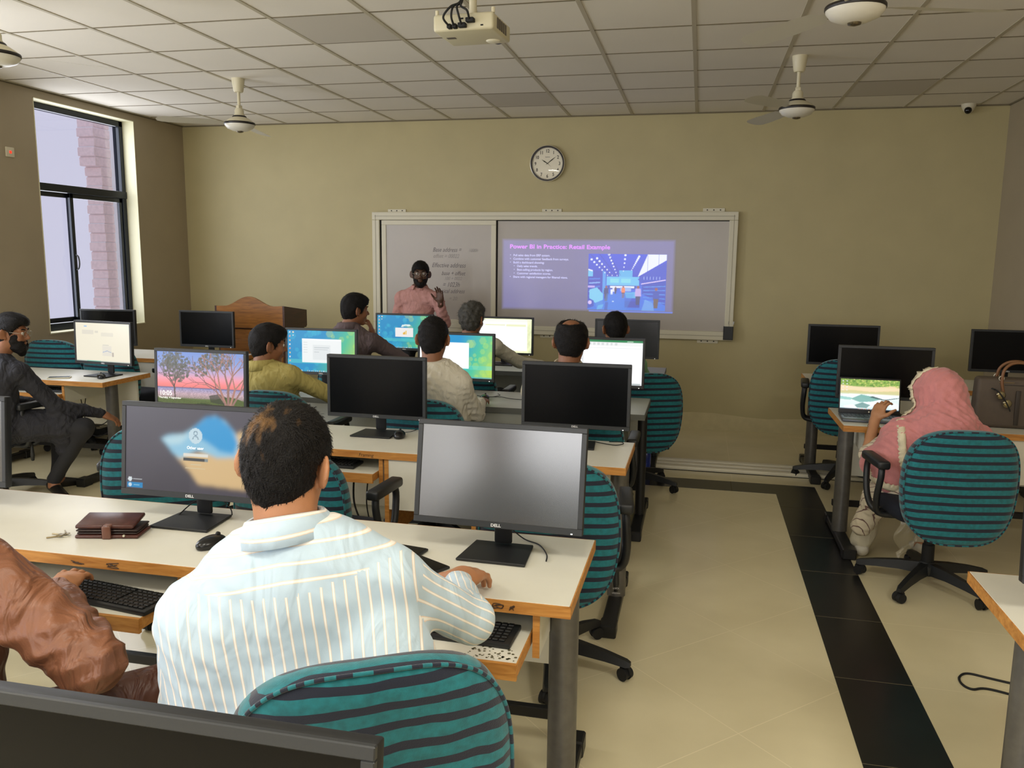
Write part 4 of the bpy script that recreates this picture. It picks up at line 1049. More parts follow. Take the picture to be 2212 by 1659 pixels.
# ------------------------------------------------------------------ screen pictures
def pic_hex(win, seed=0, icons=True):
    p = Pic(150, 84, 1.78, (20, 150, 200)); t = np.clip((p.X-.42)*1.4+(.35-p.Y)*.35, 0, 1)
    c0, c1, c2 = (np.array(lin(c)) for c in ((10, 140, 195), (80, 190, 150), (190, 215, 60)))
    k = t[..., None]; p.a = np.where(k < .5, c0+(c1-c0)*k*2, c1+(c2-c1)*(k-.5)*2)
    r = np.random.default_rng(seed+4)
    for _ in range(42):
        x, y, s = r.uniform(0, 1), r.uniform(0, 1), r.uniform(.04, .11); pts = [(x+s/1.78*math.cos(a*PI/3), y+s*math.sin(a*PI/3)) for a in range(6)]
        p.poly(pts, (190, 225, 90) if x > .55 else (60, 190, 215), .28)
    p.rect(0, 1, .20, .30, (90, 210, 200), .45); p.rect(0, 1, 0, .035, (40, 150, 190), .6); p.rect(0, .22, .005, .032, (225, 240, 245))
    for i in range(12): p.circ(.30+i*.03, .018, .009, (235, 240, 240) if i % 3 else (240, 190, 80))
    if icons:
        for i in range(9): p.circ(.035, .95-i*.1, .020, ((235, 235, 235), (240, 160, 140), (240, 210, 120))[i % 3], .85)
        p.circ(.085, .95, .02, (240, 220, 180)); p.circ(.085, .87, .015, (230, 235, 235))
    if win == 'dialog':
        p.rect(.22, .80, .22, .80, (236, 240, 240)); p.rect(.22, .80, .77, .80, (250, 250, 250)); p.rect(.38, .64, .30, .66, (224, 229, 230)); p.rect(.40, .62, .585, .595, (170, 180, 186)); p.rect(.40, .60, .535, .545, (190, 196, 200)); p.rect(.40, .47, .48, .49, (180, 186, 190))
        for i in range(5): p.rect(.235, .30, .70-i*.06, .712-i*.06, (205, 210, 212))
    elif win == 'logo':
        p.rect(.33, .66, .34, .62, (240, 236, 236)); p.rect(.47, .49, .41, .47, (236, 190, 60)); p.rect(.495, .515, .41, .50, (226, 170, 40)); p.rect(.52, .54, .41, .54, (240, 200, 90))
        p.poly([(.44, .64), (.62, .68), (.60, .73), (.46, .72)], (225, 238, 236)); p.poly([(.46, .66), (.56, .66), (.54, .70)], (150, 200, 190))
    elif win == 'blank':
        p.rect(.0, .68, .22, .82, (252, 253, 253)); p.rect(.0, .68, .80, .82, (238, 244, 246))
    return p
def pic_sunset():
    p = Pic(248, 138, 1.78, (120, 150, 210))
    p.grad([(0, (50, 70, 36)), (.14, (96, 112, 62)), (.17, (160, 140, 138)), (.24, (190, 162, 172)), (.33, (150, 146, 186)), (.345, (92, 98, 140)), (.36, (236, 130, 126)), (.42, (250, 140, 140)), (.52, (240, 160, 176)), (.62, (196, 170, 205)), (.80, (140, 160, 215)), (1, (120, 150, 215))])
    r = np.random.default_rng(2); m = (p.Y < .33) & (p.Y > .16); nz = r.uniform(.65, 1.5, p.X.shape)[..., None]; p.a = np.where(m[..., None], p.a*nz, p.a)
    p.put((p.Y < .13+.03*np.sin(p.X*9)+.05*(p.X > .62)*np.sin((p.X-.6)*8)), (86, 100, 52)); g = r.uniform(.7, 1.3, p.X.shape)[..., None]; p.a = np.where((p.Y < .12)[..., None], p.a*g, p.a)
    p.put((p.Y < .045+.03*np.sin(p.X*11+2)), (48, 66, 34)); p.poly([(.60, .22), (.72, .26), (.80, .20), (.78, .06), (.62, .10)], (58, 64, 50), .8)
    L = p.a.copy()
    def crown(cx, cy, rx, ry, n, seed):
        q = np.random.default_rng(seed)
        for _ in range(n):
            a, d = q.uniform(0, 6.28), q.uniform(0, 1)**.6; x, y = cx+rx*d*math.cos(a), cy+ry*d*math.sin(a)
            p.circ(x, y, q.uniform(.008, .028), (92, 96, 84) if q.uniform() < .6 else (116, 112, 104), .75)
    def branch(x, y, a, L_, w_, depth, col, q):
        x2, y2 = x+L_*math.cos(a)/1.78, y+L_*math.sin(a); p.line(x, y, x2, y2, w_, col)
        if depth:
            for da in (q.uniform(-.55, -.2), q.uniform(.15, .55)): branch(x2, y2, a+da, L_*q.uniform(.66, .85), w_*.66, depth-1, col, q)
    crown(.22, .72, .17, .27, 330, 5); crown(.12, .84, .12, .15, 100, 7); crown(.68, .84, .20, .17, 260, 9); crown(.50, .70, .10, .14, 80, 12)
    branch(.205, .12, 1.62, .26, .014, 4, (98, 84, 78), np.random.default_rng(1)); branch(.20, .34, 2.2, .16, .008, 3, (98, 84, 78), np.random.default_rng(3))
    for (x, a, w_, s) in ((.80, 1.95, .022, 4), (.82, 1.55, .026, 6), (.84, 1.25, .020, 8), (.86, 1.0, .018, 10), (.81, 2.25, .014, 11)): branch(x, .03, a, .34, w_, 4, (152, 116, 108) if s % 4 else (176, 128, 114), np.random.default_rng(s))
    branch(.72, .34, 2.75, .30, .007, 3, (96, 80, 84), np.random.default_rng(21)); p.circ(.965, .045, .012, (250, 250, 240))
    return p
def pic_login():
    p = Pic(200, 112, 1.78, (84, 80, 90)); n = p.noise(1.5, 8); p.a *= (1+.2*n)[..., None]
    p.a *= (1-.45*np.clip(.5-p.Y, 0, 1)*(p.X < .5))[..., None]
    q = Pic(200, 112, 1.78, (0, 0, 0)); q.a = p.a
    p.poly([(.38, .44), (.50, .24), (.56, .11), (.90, .08), (1, .14), (1, .56), (.88, .78), (.66, .52), (.5, .46)], (226, 192, 140))
    p.poly([(.27, .63), (.33, .68), (.44, .70), (.50, .76), (.60, .90), (.68, .94), (.76, .88), (.83, .75), (.86, .60), (.84, .46), (.70, .44), (.55, .52), (.42, .40), (.36, .47), (.31, .57)], (150, 205, 232))
    p.poly([(.52, .78), (.62, .92), (.70, .93), (.80, .80), (.85, .62), (.82, .50), (.72, .52), (.62, .62), (.54, .68)], (50, 160, 220)); p.poly([(.28, .63), (.42, .69), (.5, .70), (.42, .58), (.34, .56)], (190, 225, 236))
    p.soft(24)
    p.circ(.535, .685, .092, (206, 230, 240)); 
    d = np.sqrt(((p.X-.535)*1.78)**2+(p.Y-.715)**2); p.put(np.abs(d-.024) < .005, (120, 150, 170))
    d = np.sqrt(((p.X-.535)*1.78)**2+(p.Y-.645)**2); p.put((np.abs(d-.036) < .005) & (p.Y > .645), (120, 150, 170))
    p.rect(.445, .63, .44, .472, (235, 232, 220)); p.rect(.445, .63, .385, .415, (70, 74, 76)); p.rect(.605, .63, .385, .415, (140, 150, 150)); p.rect(.50, .58, .335, .345, (220, 205, 170)); p.rect(.46, .61, .295, .303, (225, 205, 165))
    p.circ(.035, .115, .028, (225, 235, 240)); p.rect(.06, .13, .11, .125, (190, 195, 200)); p.rect(.012, .135, .012, .075, (30, 140, 200)); p.circ(.035, .045, .025, (210, 232, 244)); p.rect(.065, .11, .04, .052, (150, 210, 235))
    return p
def pic_doc():
    p = Pic(130, 74, 1.78, (243, 236, 214)); p.rect(.12, .34, .70, .82, (228, 222, 206)); p.rect(.36, .42, .74, .80, (222, 216, 200)); p.rect(.48, .70, .66, .76, (230, 224, 206)); p.rect(.16, .21, .90, .925, (150, 190, 235))
    for i in range(8): p.rect(.10, .20+.03*(i % 3), .58-i*.055, .586-i*.055, (222, 218, 204))
    p.rect(.50, .62, .435, .45, (200, 198, 192)); p.rect(.49, .66, .16, .42, (232, 226, 212)); p.line(.50, .25, .58, .29, .006, (120, 160, 215)); p.line(.58, .29, .66, .25, .006, (150, 170, 200)); p.rect(.67, .70, .15, .25, (190, 180, 170))
    p.rect(.0, 1, 0, .02, (190, 200, 190)); p.rect(.2, .45, .0, .02, (120, 190, 170)); return p
def pic_sheet():
    p = Pic(130, 74, 1.78, (250, 251, 252)); p.rect(0, 1, .955, 1, (40, 130, 80)); p.rect(.8, .88, .965, .985, (200, 225, 205)); p.rect(0, 1, .87, .955, (236, 238, 238))
    for i in range(12): p.rect(.04+i*.055, .07+i*.055, .89, .935, (205, 208, 210), .8)
    p.rect(0, 1, .82, .835, (225, 228, 230))
    for i in range(13): p.rect(.0, .24, .76-i*.05, .765-i*.05, (190, 196, 202))
    for x in (.06, .12, .18, .24): p.rect(x, x+.004, .12, .81, (180, 190, 198))
    p.rect(.0, .24, .77, .81, (190, 200, 206)); p.rect(0, 1, 0, .05, (225, 228, 230)); p.rect(.7, .98, .012, .03, (170, 180, 180)); return p
def pic_page():
    p = Pic(130, 74, 1.78, (232, 238, 190)); n = p.noise(9, 5); p.a *= (1+.4*n)[..., None]; p.rect(.10, .93, .06, .985, (253, 254, 252)); p.rect(.10, .93, .90, .985, (238, 240, 226)); p.rect(.20, .55, .80, .83, (216, 218, 170)); p.rect(.56, .90, .78, .84, (226, 228, 190)); return p
def pic_beach():
    p = Pic(150, 84, 1.78, (230, 240, 240)); p.grad([(0, (205, 226, 226)), (.5, (230, 238, 236)), (.56, (232, 200, 160)), (.72, (240, 214, 176)), (.78, (120, 160, 60)), (1, (110, 150, 50))])
    r = np.random.default_rng(3)
    p.poly([(0, .60), (.3, .66), (.6, .60), (1, .72), (1, .52), (.5, .52), (0, .5)], (176, 190, 120), .6); p.poly([(0, .80), (.4, .72), (1, .84), (1, .66), (.5, .60), (0, .66)], (240, 208, 168), .8)
    for _ in range(160): p.circ(r.uniform(.05, 1), r.uniform(.78, 1.02), .025, ((70, 120, 30), (150, 180, 70), (200, 200, 110))[r.integers(3)], .7)
    for _ in range(16):
        x, y = r.uniform(0, 1), r.uniform(.05, .48); p.poly([(x, y), (x+.16, y+.06), (x+.24, y-.03), (x+.08, y-.09)], (236, 244, 244), .8)
    p.poly([(.18, .34), (.36, .50), (.55, .44), (.72, .38), (.55, .28), (.34, .24)], (50, 150, 140), .8); p.poly([(.25, .14), (.38, .24), (.52, .16), (.46, .06), (.3, .05)], (40, 120, 120), .8); p.poly([(.0, .42), (.2, .38), (.18, .30), (0, .32)], (90, 180, 170), .7)
    p.poly([(.55, .46), (.75, .36), (1, .44), (1, .42), (.75, .33), (.5, .42)], (40, 80, 84)); p.rect(0, 1, 0, .03, (40, 60, 80)); 
    for i in range(12): p.circ(.32+i*.03, .018, .010, (230, 235, 240) if i % 2 else (240, 140, 90))
    for i in range(4):
        for j in range(2): p.circ(.04+j*.07, .93-i*.1, .02, (225, 225, 235), .9)
    p.soft(1); return p

# ------------------------------------------------------------------ desks (units set in four rows)
DA = [2.11, 2.665]; DB = [3.655, 4.19]; DC = [4.97, 5.58]; DD = [6.60, 7.22]
make_desk('computer_desk', -3.30, -.305, *DA, 'white-topped wooden-edged desk nearest the viewer, under the striped-shirt man\'s hand', trays=[(-.99, -.42, 1), (-2.22, -1.54, 1)], legs=(-.355, -1.27, -3.2))
tB, cB = make_desk('computer_desk', -2.86, -.29, *DB, 'white-topped wooden-edged desk in the second row with marker lettering on its edge', trays=[(-2.05, -1.50, .25)], legs=(-.335, -2.78), panels=[(-1.44, -1.02)])
make_desk('computer_desk', -2.95, -.29, *DC, 'grey-edged desk in the third row in front of the white-shirt man', style='grey', legs=(-.315, -2.88), panels=[(-1.40, -.45)])
make_desk('computer_desk', -3.10, -.25, *DD, 'grey-edged desk in the front row below the whiteboard', style='grey', legs=(-.315, -3.0), trays=[(-1.20, -.60, .2)])
make_desk('computer_desk', -5.52, -4.225, 5.12, 5.66, 'wooden-edged desk by the window where the bearded man sits', trays=[(-5.1, -4.60, 0)], legs=(-4.33, -5.4), group='short computer desks')
make_desk('computer_desk', -5.60, -4.10, 6.44, 7.04, 'wooden-edged desk behind the bearded man\'s monitor, farthest left', legs=(-4.2, -5.4), group='short computer desks', panels=[(-5.2, -4.4)])
make_desk('computer_desk', .85, 2.52, 4.97, 5.56, 'wooden-edged desk carrying the laptop and the brown bag', trays=[(1.00, 1.30, .0)], legs=(.905, 2.4), group='short computer desks', panels=[(1.55, 2.3)])
make_desk('computer_desk', .87, 2.52, 6.60, 7.22, 'wooden-edged desk in the front row on the right side', legs=(.93, 2.4), group='short computer desks', panels=[(1.5, 2.1)])
make_desk('computer_desk', .85, 2.52, 2.10, 2.675, 'white desk corner entering at the lower right of the picture', mod=False, legs=(.915, 2.4), group='short computer desks')
make_desk('computer_desk', -3.3, -.30, .62, 1.12, 'white desk under the monitor at the bottom left edge', legs=(-.4, -3.2))
# marker marks on the desk edges
nmat('ink_brown', (70, 46, 22), .7)
bm = B(); text_into(bm, 'Framing', .024, XZ(-1.59-cB[0], DB[0]-.0018-cB[1], .722), shear=.2, sx=1.0); fin('edge_lettering', bm, MATS['ink_brown'], tB, smooth=0)
bm = B(); random.seed(4)
def scrawl(bm, x, y, z, wd, ht, n, cx, cy):
    pts = [(x+random.uniform(0, wd)-cx, y-cy, z+random.uniform(0, ht)) for _ in range(n)]; tube(bm, smoothpath(pts, 3), .0013, 4)
tA = bpy.data.objects['computer_desk']
scrawl(bm, -.53, 2.1075, .722, .04, .018, 12, -1.8025, 2.3875); scrawl(bm, -.49, 2.1075, .722, .03, .018, 9, -1.8025, 2.3875); scrawl(bm, -1.90, 2.1075, .722, .05, .016, 8, -1.8025, 2.3875); scrawl(bm, -1.77, 2.1075, .720, .05, .02, 10, -1.8025, 2.3875)
fin('edge_scrawl', bm, MATS['ink_brown'], tA, smooth=0)
bm = B(); rr = random.Random(5)
for _ in range(70):
    x, y = rr.gauss(-.50, .045), 1.955+abs(rr.gauss(0, .035)); r = rr.uniform(.0012, .005)
    if -.60 < x < -.43: bmesh.ops.create_circle(bm, cap_ends=True, segments=7, radius=r, matrix=Matrix.Translation((x+1.8025, y+.015-2.3875, .6466)))
fin('tray_stain', bm, nmat('stain_grey', (96, 90, 66), .8), tA, smooth=0)

# ------------------------------------------------------------------ monitors
place_monitor(-.595, 2.435, 'monitor with a grey switched-off screen at the right end of the nearest desk', tilt=10, rz=math.radians(-1.5), mat=M_matte)
place_monitor(-1.715, 2.47, 'monitor showing a blurred login picture beside the striped-shirt man\'s head', tilt=6, pic=pic_login(), es=.80)
place_monitor(-2.715, 2.42, 'grey switched-off monitor cut off by the left picture edge', tilt=5, mat=M_matte)
place_monitor(-.585, 4.03, 'black-screened monitor in front of the balding man', tilt=1)
place_monitor(-1.645, 4.00, 'black-screened monitor left of the white-shirt man', tilt=1)
place_monitor(-2.60, 3.87, 'monitor showing two trees at sunset and the clock 10:05', tilt=3, pic=pic_sunset(), es=.95, zoff=.012)
place_monitor(-2.625, 5.38, 'monitor with a blue-green desktop and white window beside the lectern', tilt=2, pic=pic_hex('dialog', 1), es=.95, zoff=0)
place_monitor(-1.625, 5.40, 'monitor with a white window partly hidden by the white-shirt man\'s head', tilt=2, pic=pic_hex('blank', 2), es=1.05)
place_monitor(-.605, 5.40, 'monitor showing a green-topped spreadsheet beside the balding man', tilt=2, pic=pic_sheet(), es=1.0)
place_monitor(-2.60, 7.03, 'monitor with a blue-green desktop below the presenter', tilt=1, pic=pic_hex('logo', 3), es=.9)
place_monitor(-1.67, 6.98, 'monitor with a bright white page beside the curly grey-haired man', tilt=1, pic=pic_page(), es=1.1)
place_monitor(-.590, 7.06, 'dark reflecting monitor in front of the green-shirt man', tilt=1, mat=nmat('panel_dim', (52, 52, 54), .25))
place_monitor(-4.40, 6.70, 'black-screened monitor standing left of the lectern', tilt=1)
place_monitor(-5.33, 6.56, 'black-screened monitor in front of the window', tilt=1, rz=math.radians(4))
place_monitor(-4.45, 5.40, 'monitor showing a pale document near the bearded man', tilt=2, rz=math.radians(-6), pic=pic_doc(), es=.93)
place_monitor(1.17, 7.12, 'black-screened monitor on the right front-row desk beside the striped chair', tilt=1)
place_monitor(1.145, 5.41, 'black-screened monitor behind the open laptop', tilt=1, rz=math.radians(-1))
place_monitor(2.38, 7.05, 'black-screened monitor behind the brown bag at the right edge', tilt=1)
place_monitor(1.16, 2.36, 'monitor whose left bezel enters at the right picture edge', tilt=5, rz=math.radians(2), mat=nmat('panel_smoke', (40, 42, 44), .3))
place_monitor(-.595, .72, 'large black monitor seen from above at the bottom left edge', tilt=8, rz=math.radians(0))
nmat('screen_text', (255, 255, 255), .5, emit=(235, 235, 235), es=.75)
def on_screen(mlabel, items):
    m = [o for o in bpy.data.objects if o.get('label') == mlabel][0]; h = [c for c in children(m) if c.name.startswith('housing')][0]; s = [c for c in children(h) if c.name.startswith('screen')][0]
    bm = B()
    for (t, x, z, sz) in items: text_into(bm, t, sz, XZ((x-.5)*SWD, -.0012, (z-.5)*SHT))
    fin('screen_lettering', bm, MATS['screen_text'], s, smooth=0)
on_screen('monitor showing two trees at sunset and the clock 10:05', [('10:05', .02, .195, .036), ('Thursday, 4 September', .015, .135, .0145)])
on_screen('monitor showing a blurred login picture beside the striped-shirt man\'s head', [('Other user', .472, .525, .0145)])

# ------------------------------------------------------------------ chairs
place_chair(-1.66, 1.40, math.radians(6), 'striped chair of the man in brown at the bottom left')
place_chair(-.54, 3.20, math.radians(6), 'empty striped chair with a lever tag beyond the grey monitor', lift=.05, spin=20)
place_chair(-1.62, 3.32, math.radians(-4), 'empty chair hidden behind the striped-shirt man, its armrest beside his collar')
place_chair(-2.42, 3.38, math.radians(28), 'empty striped chair left of the login-picture monitor', lift=.05)
place_chair(-.62, 4.63, math.radians(0), 'striped chair of the balding man')
place_chair(-1.50, 4.60, math.radians(0), 'striped chair of the man in the white shirt')
place_chair(-2.44, 4.62, math.radians(0), 'striped chair of the man in the yellow-green shirt')
place_chair(-.42, 6.02, math.radians(18), 'striped chair of the man in the green shirt beside the aisle')
place_chair(-1.70, 6.12, math.radians(0), 'striped chair of the curly grey-haired man')
place_chair(-2.62, 6.15, math.radians(0), 'striped chair of the man in the purple-grey shirt')
place_chair(1.23, 4.50, math.radians(8), 'striped chair with plastic wrapping on which the woman in pink sits', spin=-24)
place_chair(1.12, 6.60, math.radians(-6), 'empty striped chair in the right front row', lift=.08)
place_chair(-4.66, 4.62, math.radians(-6), 'striped chair of the bearded man in black')
place_chair(-5.30, 6.12, math.radians(4), 'empty striped chair nearest the window', lift=.06)
place_chair(-4.70, 6.10, math.radians(-5), 'empty striped chair showing under the pale document monitor', lift=.05)
place_chair(-.68, 1.52, math.radians(30), 'striped chair in the foreground carrying the man in the striped shirt', wavy=True, lift=.095, arms=False)
bm = B(); text_into(bm, 'LOCK', .010, XZ(.262, -.0152+.02, .345), align='CENTER'); text_into(bm, 'UP/DOWN', .007, XZ(.262, -.0152+.02, .325), align='CENTER')
ch = [o for o in bpy.data.objects if o.get('label') == 'empty striped chair with a lever tag beyond the grey monitor'][0]
fin('lever_print', bm, MATS['logo_white'], ch, smooth=0)

# ------------------------------------------------------------------ mice, keyboards, small things on desks
place_mouse(-1.515, 2.285, math.radians(-20), 'black mouse between the brown wallet and the striped-shirt man')
place_mouse(-1.50, 3.98, math.radians(10), 'black mouse resting on the stand left of the white-shirt man')
place_mouse(-1.36, 5.20, math.radians(0), 'black mouse on the grey desk right of the white-shirt man')
place_mouse(-4.38, 5.30, math.radians(40), 'black mouse before the pale document monitor')
place_mouse(-4.78, 6.85, math.radians(60), 'black mouse left of the stand beside the lectern')
make_keyboard(-1.745, 2.062, .6465, math.radians(-8), 'black keyboard under the hand of the man in brown')
make_keyboard(-.675, 2.10, .6465, math.radians(-2), 'black keyboard on the tray beside the striped-shirt man\'s elbow')
make_keyboard(-1.85, 3.74, .6465, 0, 'black keyboard in the tray of the second-row desk')
make_keyboard(-4.85, 5.25, .6465, 0, 'black keyboard under the bearded man\'s desk')
def phone(x, y, rz, label, name='phone', col='black_plastic', cat='phone'):
    t = thing(name, label, cat, (x, y, .7505), rz); bm = B(); box(bm, -.037, .037, -.078, .078, 0, .009, .004, 2); fin('case', bm, MATS[col], t); bm = B(); box(bm, -.033, .033, -.072, .072, .009, .0096); fin('glass', bm, MATS['panel_off'], t, smooth=0)
phone(-.90, 2.40, math.radians(80), 'black phone by the grey monitor, the farther of two'); phone(-.79, 2.30, math.radians(60), 'black phone beside the striped-shirt man\'s hand, the nearer of two'); phone(-4.68, 5.22, math.radians(-60), 'pale phone with a dark screen on the bearded man\'s desk', col='white_plastic')
def cable(label, pts, r=.0022, mat='dark_rubber', name='cable', cat='cable', group=None):
    bm = B(); tube(bm, smoothpath(pts, 8), r, 6); tag(fin(name, bm, MATS[mat], smooth=180), label, cat, group)
cable('black cable curling beside the grey monitor\'s stand', [(-.60, 2.62, .79), (-.54, 2.60, .756), (-.48, 2.56, .754), (-.44, 2.48, .754), (-.43, 2.42, .754)])
cable('black cable behind the login-picture monitor\'s stand', [(-1.80, 2.52, .758), (-1.78, 2.60, .79), (-1.71, 2.63, .80), (-1.64, 2.60, .775), (-1.62, 2.58, .756)])
cable('black cable curling on the desk right of the balding man\'s monitor', [(-.50, 4.14, .756), (-.44, 4.11, .754), (-.38, 4.09, .754), (-.345, 4.13, .754), (-.36, 4.17, .754), (-.42, 4.16, .754)])
cable('black cable on the grey desk near the mouse', [(-1.50, 5.36, .756), (-1.38, 5.31, .754), (-1.28, 5.33, .754), (-1.20, 5.28, .754), (-1.12, 5.27, .754)])
cable('black cable looped on the floor at the lower right', [(1.62, 3.36, .004), (1.40, 3.45, .004), (1.238, 3.506, .004), (1.158, 3.529, .004), (1.115, 3.487, .004), (1.109, 3.428, .004), (1.137, 3.394, .004), (1.209, 3.41, .004), (1.40, 3.33, .004), (1.7, 3.20, .004)], .005)
for i, (lab, p) in enumerate((('thick black cable hanging under the second-row desk, the leftmost', [(-1.72, 3.9, .59), (-1.71, 3.86, .42), (-1.66, 3.88, .25), (-1.64, 3.92, .05)]), ('thin black cable hanging under the second-row desk in the middle', [(-1.64, 3.9, .59), (-1.64, 3.86, .42), (-1.62, 3.88, .25), (-1.62, 3.92, .05)]), ('black cable hanging beside the wooden divider of the second-row desk', [(-1.52, 3.9, .59), (-1.50, 3.86, .42), (-1.53, 3.88, .25), (-1.55, 3.92, .05)]),
        ('black cable looping below the bearded man\'s desk', [(-4.50, 5.5, .60), (-4.45, 5.45, .42), (-4.55, 5.43, .35), (-4.65, 5.42, .40), (-4.70, 5.5, .56)]), ('second black cable looping lower below the bearded man\'s desk', [(-4.45, 5.5, .60), (-4.40, 5.45, .38), (-4.50, 5.43, .28), (-4.62, 5.42, .30), (-4.75, 5.5, .56)]))):
    cable(lab, p, .005 if i in (0, 2) else .0035, group='cables hanging under desks')
# brown folded wallet with keys
wl = thing('wallet', 'dark brown leather long wallet with a strap lying on the nearest desk', 'wallet', (-1.905, 2.315, .7505), math.radians(14))
wood('leather', (66, 34, 28), (84, 46, 38), 30, .35, (1, 1, 1))
def slab(bm, x0, x1, y0, y1, z0, z1): box(bm, x0, x1, y0, y1, z0, z1, .005, 2)
bm = B(); slab(bm, -.105, .105, -.055, .055, 0, .012); fin('back_cover', bm, MATS['leather'], wl, smooth=50)
bm = B(); slab(bm, -.100, .100, -.050, .052, .013, .021); slab(bm, -.102, .102, -.052, .052, .0225, .030); fin('pockets', bm, nmat('leather_dark', (38, 20, 16), .4), wl, smooth=50)
bm = B(); slab(bm, -.105, .088, -.048, .055, .031, .044)
for v in bm.verts: v.co.z += max(0, (v.co.y+.05))*.14
fin('flap', bm, MATS['leather'], wl, smooth=50)
bm = B(); slab(bm, -.012, .018, -.060, .03, .040, .046); slab(bm, -.012, .018, -.062, -.055, .0, .046); fin('strap', bm, nmat('leather_light', (112, 74, 60), .3), wl, smooth=50)
bm = B(); tube(bm, [(.06, -.0555, .012), (.06, -.060, .012)], .004, 8); fin('snap_button', bm, MATS['aluminium'], wl)
ky = thing('keys', 'bunch of small keys sticking out left of the brown wallet', 'keys', (-2.035, 2.25, .7505), math.radians(10))
bm = B(); pts = [(.012*math.cos(a), .012*math.sin(a), .004) for a in np.linspace(0, 2*PI, 16, endpoint=False)]; tube(bm, pts, .0013, 5, closed=True); fin('ring', bm, MATS['aluminium'], ky, smooth=180)
for a in (2.9, 3.6, 2.2):
    bm = B(); d = Vector((math.cos(a), math.sin(a), 0)); box(bm, -.01, .01, -.009, .009, .0, .0025, .001, M=Matrix.Translation(d*.02+Vector((0, 0, .002+.002*(a-2)))) ); tube(bm, [d*.026+Vector((0, 0, .004)), d*.06+Vector((0, 0, .003))], .0026, 6); fin('key', bm, nmat('key_brass', (150, 135, 100), .35, metal=.7), ky, smooth=40)
# power strip like sockets below desks not seen; white box behind the woman
bx_ = thing('paper_cup', 'small white cup behind the woman\'s head on the right desk', 'cup', (1.50, 5.40, .75)); bm = B(); lathe(bm, [(0, .0), (.028, 0), (.034, .085), (.031, .085), (.026, .004), (0, .004)], n=20); fin('cup_body', bm, MATS['cream'], bx_, smooth=50)
bt = thing('water_bottle', 'blue plastic water bottle on the floor under the front desk', 'bottle', (-.35, 6.42, 0)); bm = B(); lathe(bm, [(0, 0), (.035, 0), (.036, .15), (.030, .19), (.013, .215), (.013, .235), (0, .235)], n=18); fin('bottle_body', bm, nmat('bottle_blue', (50, 70, 160), .2), bt, smooth=50); bm = B(); lathe(bm, [(0, .232), (.015, .232), (.015, .25), (0, .25)], n=14); fin('cap', bm, MATS['white_plastic'], bt)

# ------------------------------------------------------------------ laptop
lt = thing('laptop', 'open laptop showing a green coast picture in front of the woman in pink', 'laptop', (1.04, 5.19, .7505), math.radians(-3))
bm = B(); box(bm, -.175, .175, -.115, .115, 0, .016, .006); fin('keyboard_half', bm, nmat('laptop_grey', (86, 90, 98), .35, metal=.4), lt)
bm = B(); 
for r in range(5):
    for k in range(13): box(bm, -.155+k*.0235, -.135+k*.0235, .075-r*.022-.009, .075-r*.022+.009, .0155, .0185)
box(bm, -.05, .05, -.095, -.045, .0155, .0168); fin('keys', bm, MATS['key_black'], lt, smooth=0)
lid = B(); box(lid, -.175, .175, -.004, .004, 0, .222, .003); lo = fin('lid', lid, MATS['bezel_back'], lt); lo.location = (0, .118, .014); lo.rotation_euler = (math.radians(-14), 0, 0)
sp_ = link('screen', pic_beach().mesh('laptop_picture', .335, .186), lo, attr_emit('lit_screen_laptop', 1.1, (6, 6, 7), .3)); sp_.location = (0, -.0046, .118)
bm = B(); tube(bm, [(0, -.0045, .012), (0, -.0052, .012)], .0045, 14); fin('maker_badge', bm, MATS['aluminium'], lo)

# ------------------------------------------------------------------ handbag and sunglasses
bag = thing('handbag', 'dark brown structured tote bag with tan handles on the right desk', 'handbag', (1.80, 5.20, .751), math.radians(-3))
nmat('bag_brown', (84, 72, 60), .6, bump=.25, bscale=700, noise=.05, nscale=30); nmat('bag_tan', (122, 82, 48), .5)
bm = B(); box(bm, -.21, .21, -.075, .075, 0, .285, .022, 3)
for v in bm.verts:
    k = v.co.z/.285; v.co.y *= 1-.35*k; v.co.x *= 1-.02*k
fin('bag_body', bm, MATS['bag_brown'], bag, smooth=60)
bm = B(); box(bm, -.012, .012, -.0765, -.070, .02, .22, .002); box(bm, -.07, .05, -.054, -.048, .245, .250); fin('panel_seam', bm, nmat('bag_dark', (52, 44, 38), .6), bag)
bm = B(); tube(bm, [(-.10, -.052, .262), (-.02, -.052, .262)], .0022, 6); fin('nameplate', bm, nmat('dull_gold', (150, 128, 90), .4, metal=.5), bag)
for q in (-1, 1):
    y = q*.045; bm = B(); pts = smoothpath([(-.075, y*1.3, .205), (-.085, y*1.2, .27), (-.075, y, .335), (-.03, y*.8, .372), (.04, y*.8, .372), (.09, y, .335), (.10, y*1.2, .27), (.09, y*1.3, .205)], 6); tube(bm, pts, .0085, 8)
    hd = fin('handle', bm, MATS['bag_tan'], bag, smooth=180)
    bm = B()
    for x in (-.088, .102):
        pp_ = [(x+.013*math.cos(a), y*1.15, .285+.013*math.sin(a)) for a in np.linspace(0, 2*PI, 14, endpoint=False)]; tube(bm, pp_, .0028, 5, closed=True)
    fin('ring', bm, MATS['aluminium'], hd, smooth=180)
bm = B(); pts = smoothpath([(-.05, -.065, .30), (-.02, -.085, .26), (.01, -.08, .22), (.0, -.07, .21)], 5); 
sg = thing('sunglasses', 'dark mirrored sunglasses hanging on the front of the brown bag', 'sunglasses', (1.70, 5.11, .93), 0)
bm = B()
lens_c = ((0, -.005, .015), (.036, -.008, -.032))
for (x, y, z) in lens_c:
    lathe_c = [( .0, -.004), (.016, -.003), (.024, 0), (.024, .002), (0, .0015)]
    b2 = B(); lathe(b2, [(r, zz) for r, zz in lathe_c], c=(x, y, z), n=22, ax='y'); fin('lens', b2, nmat('mirror_lens', (150, 140, 110), .08, metal=.85), sg, smooth=180)
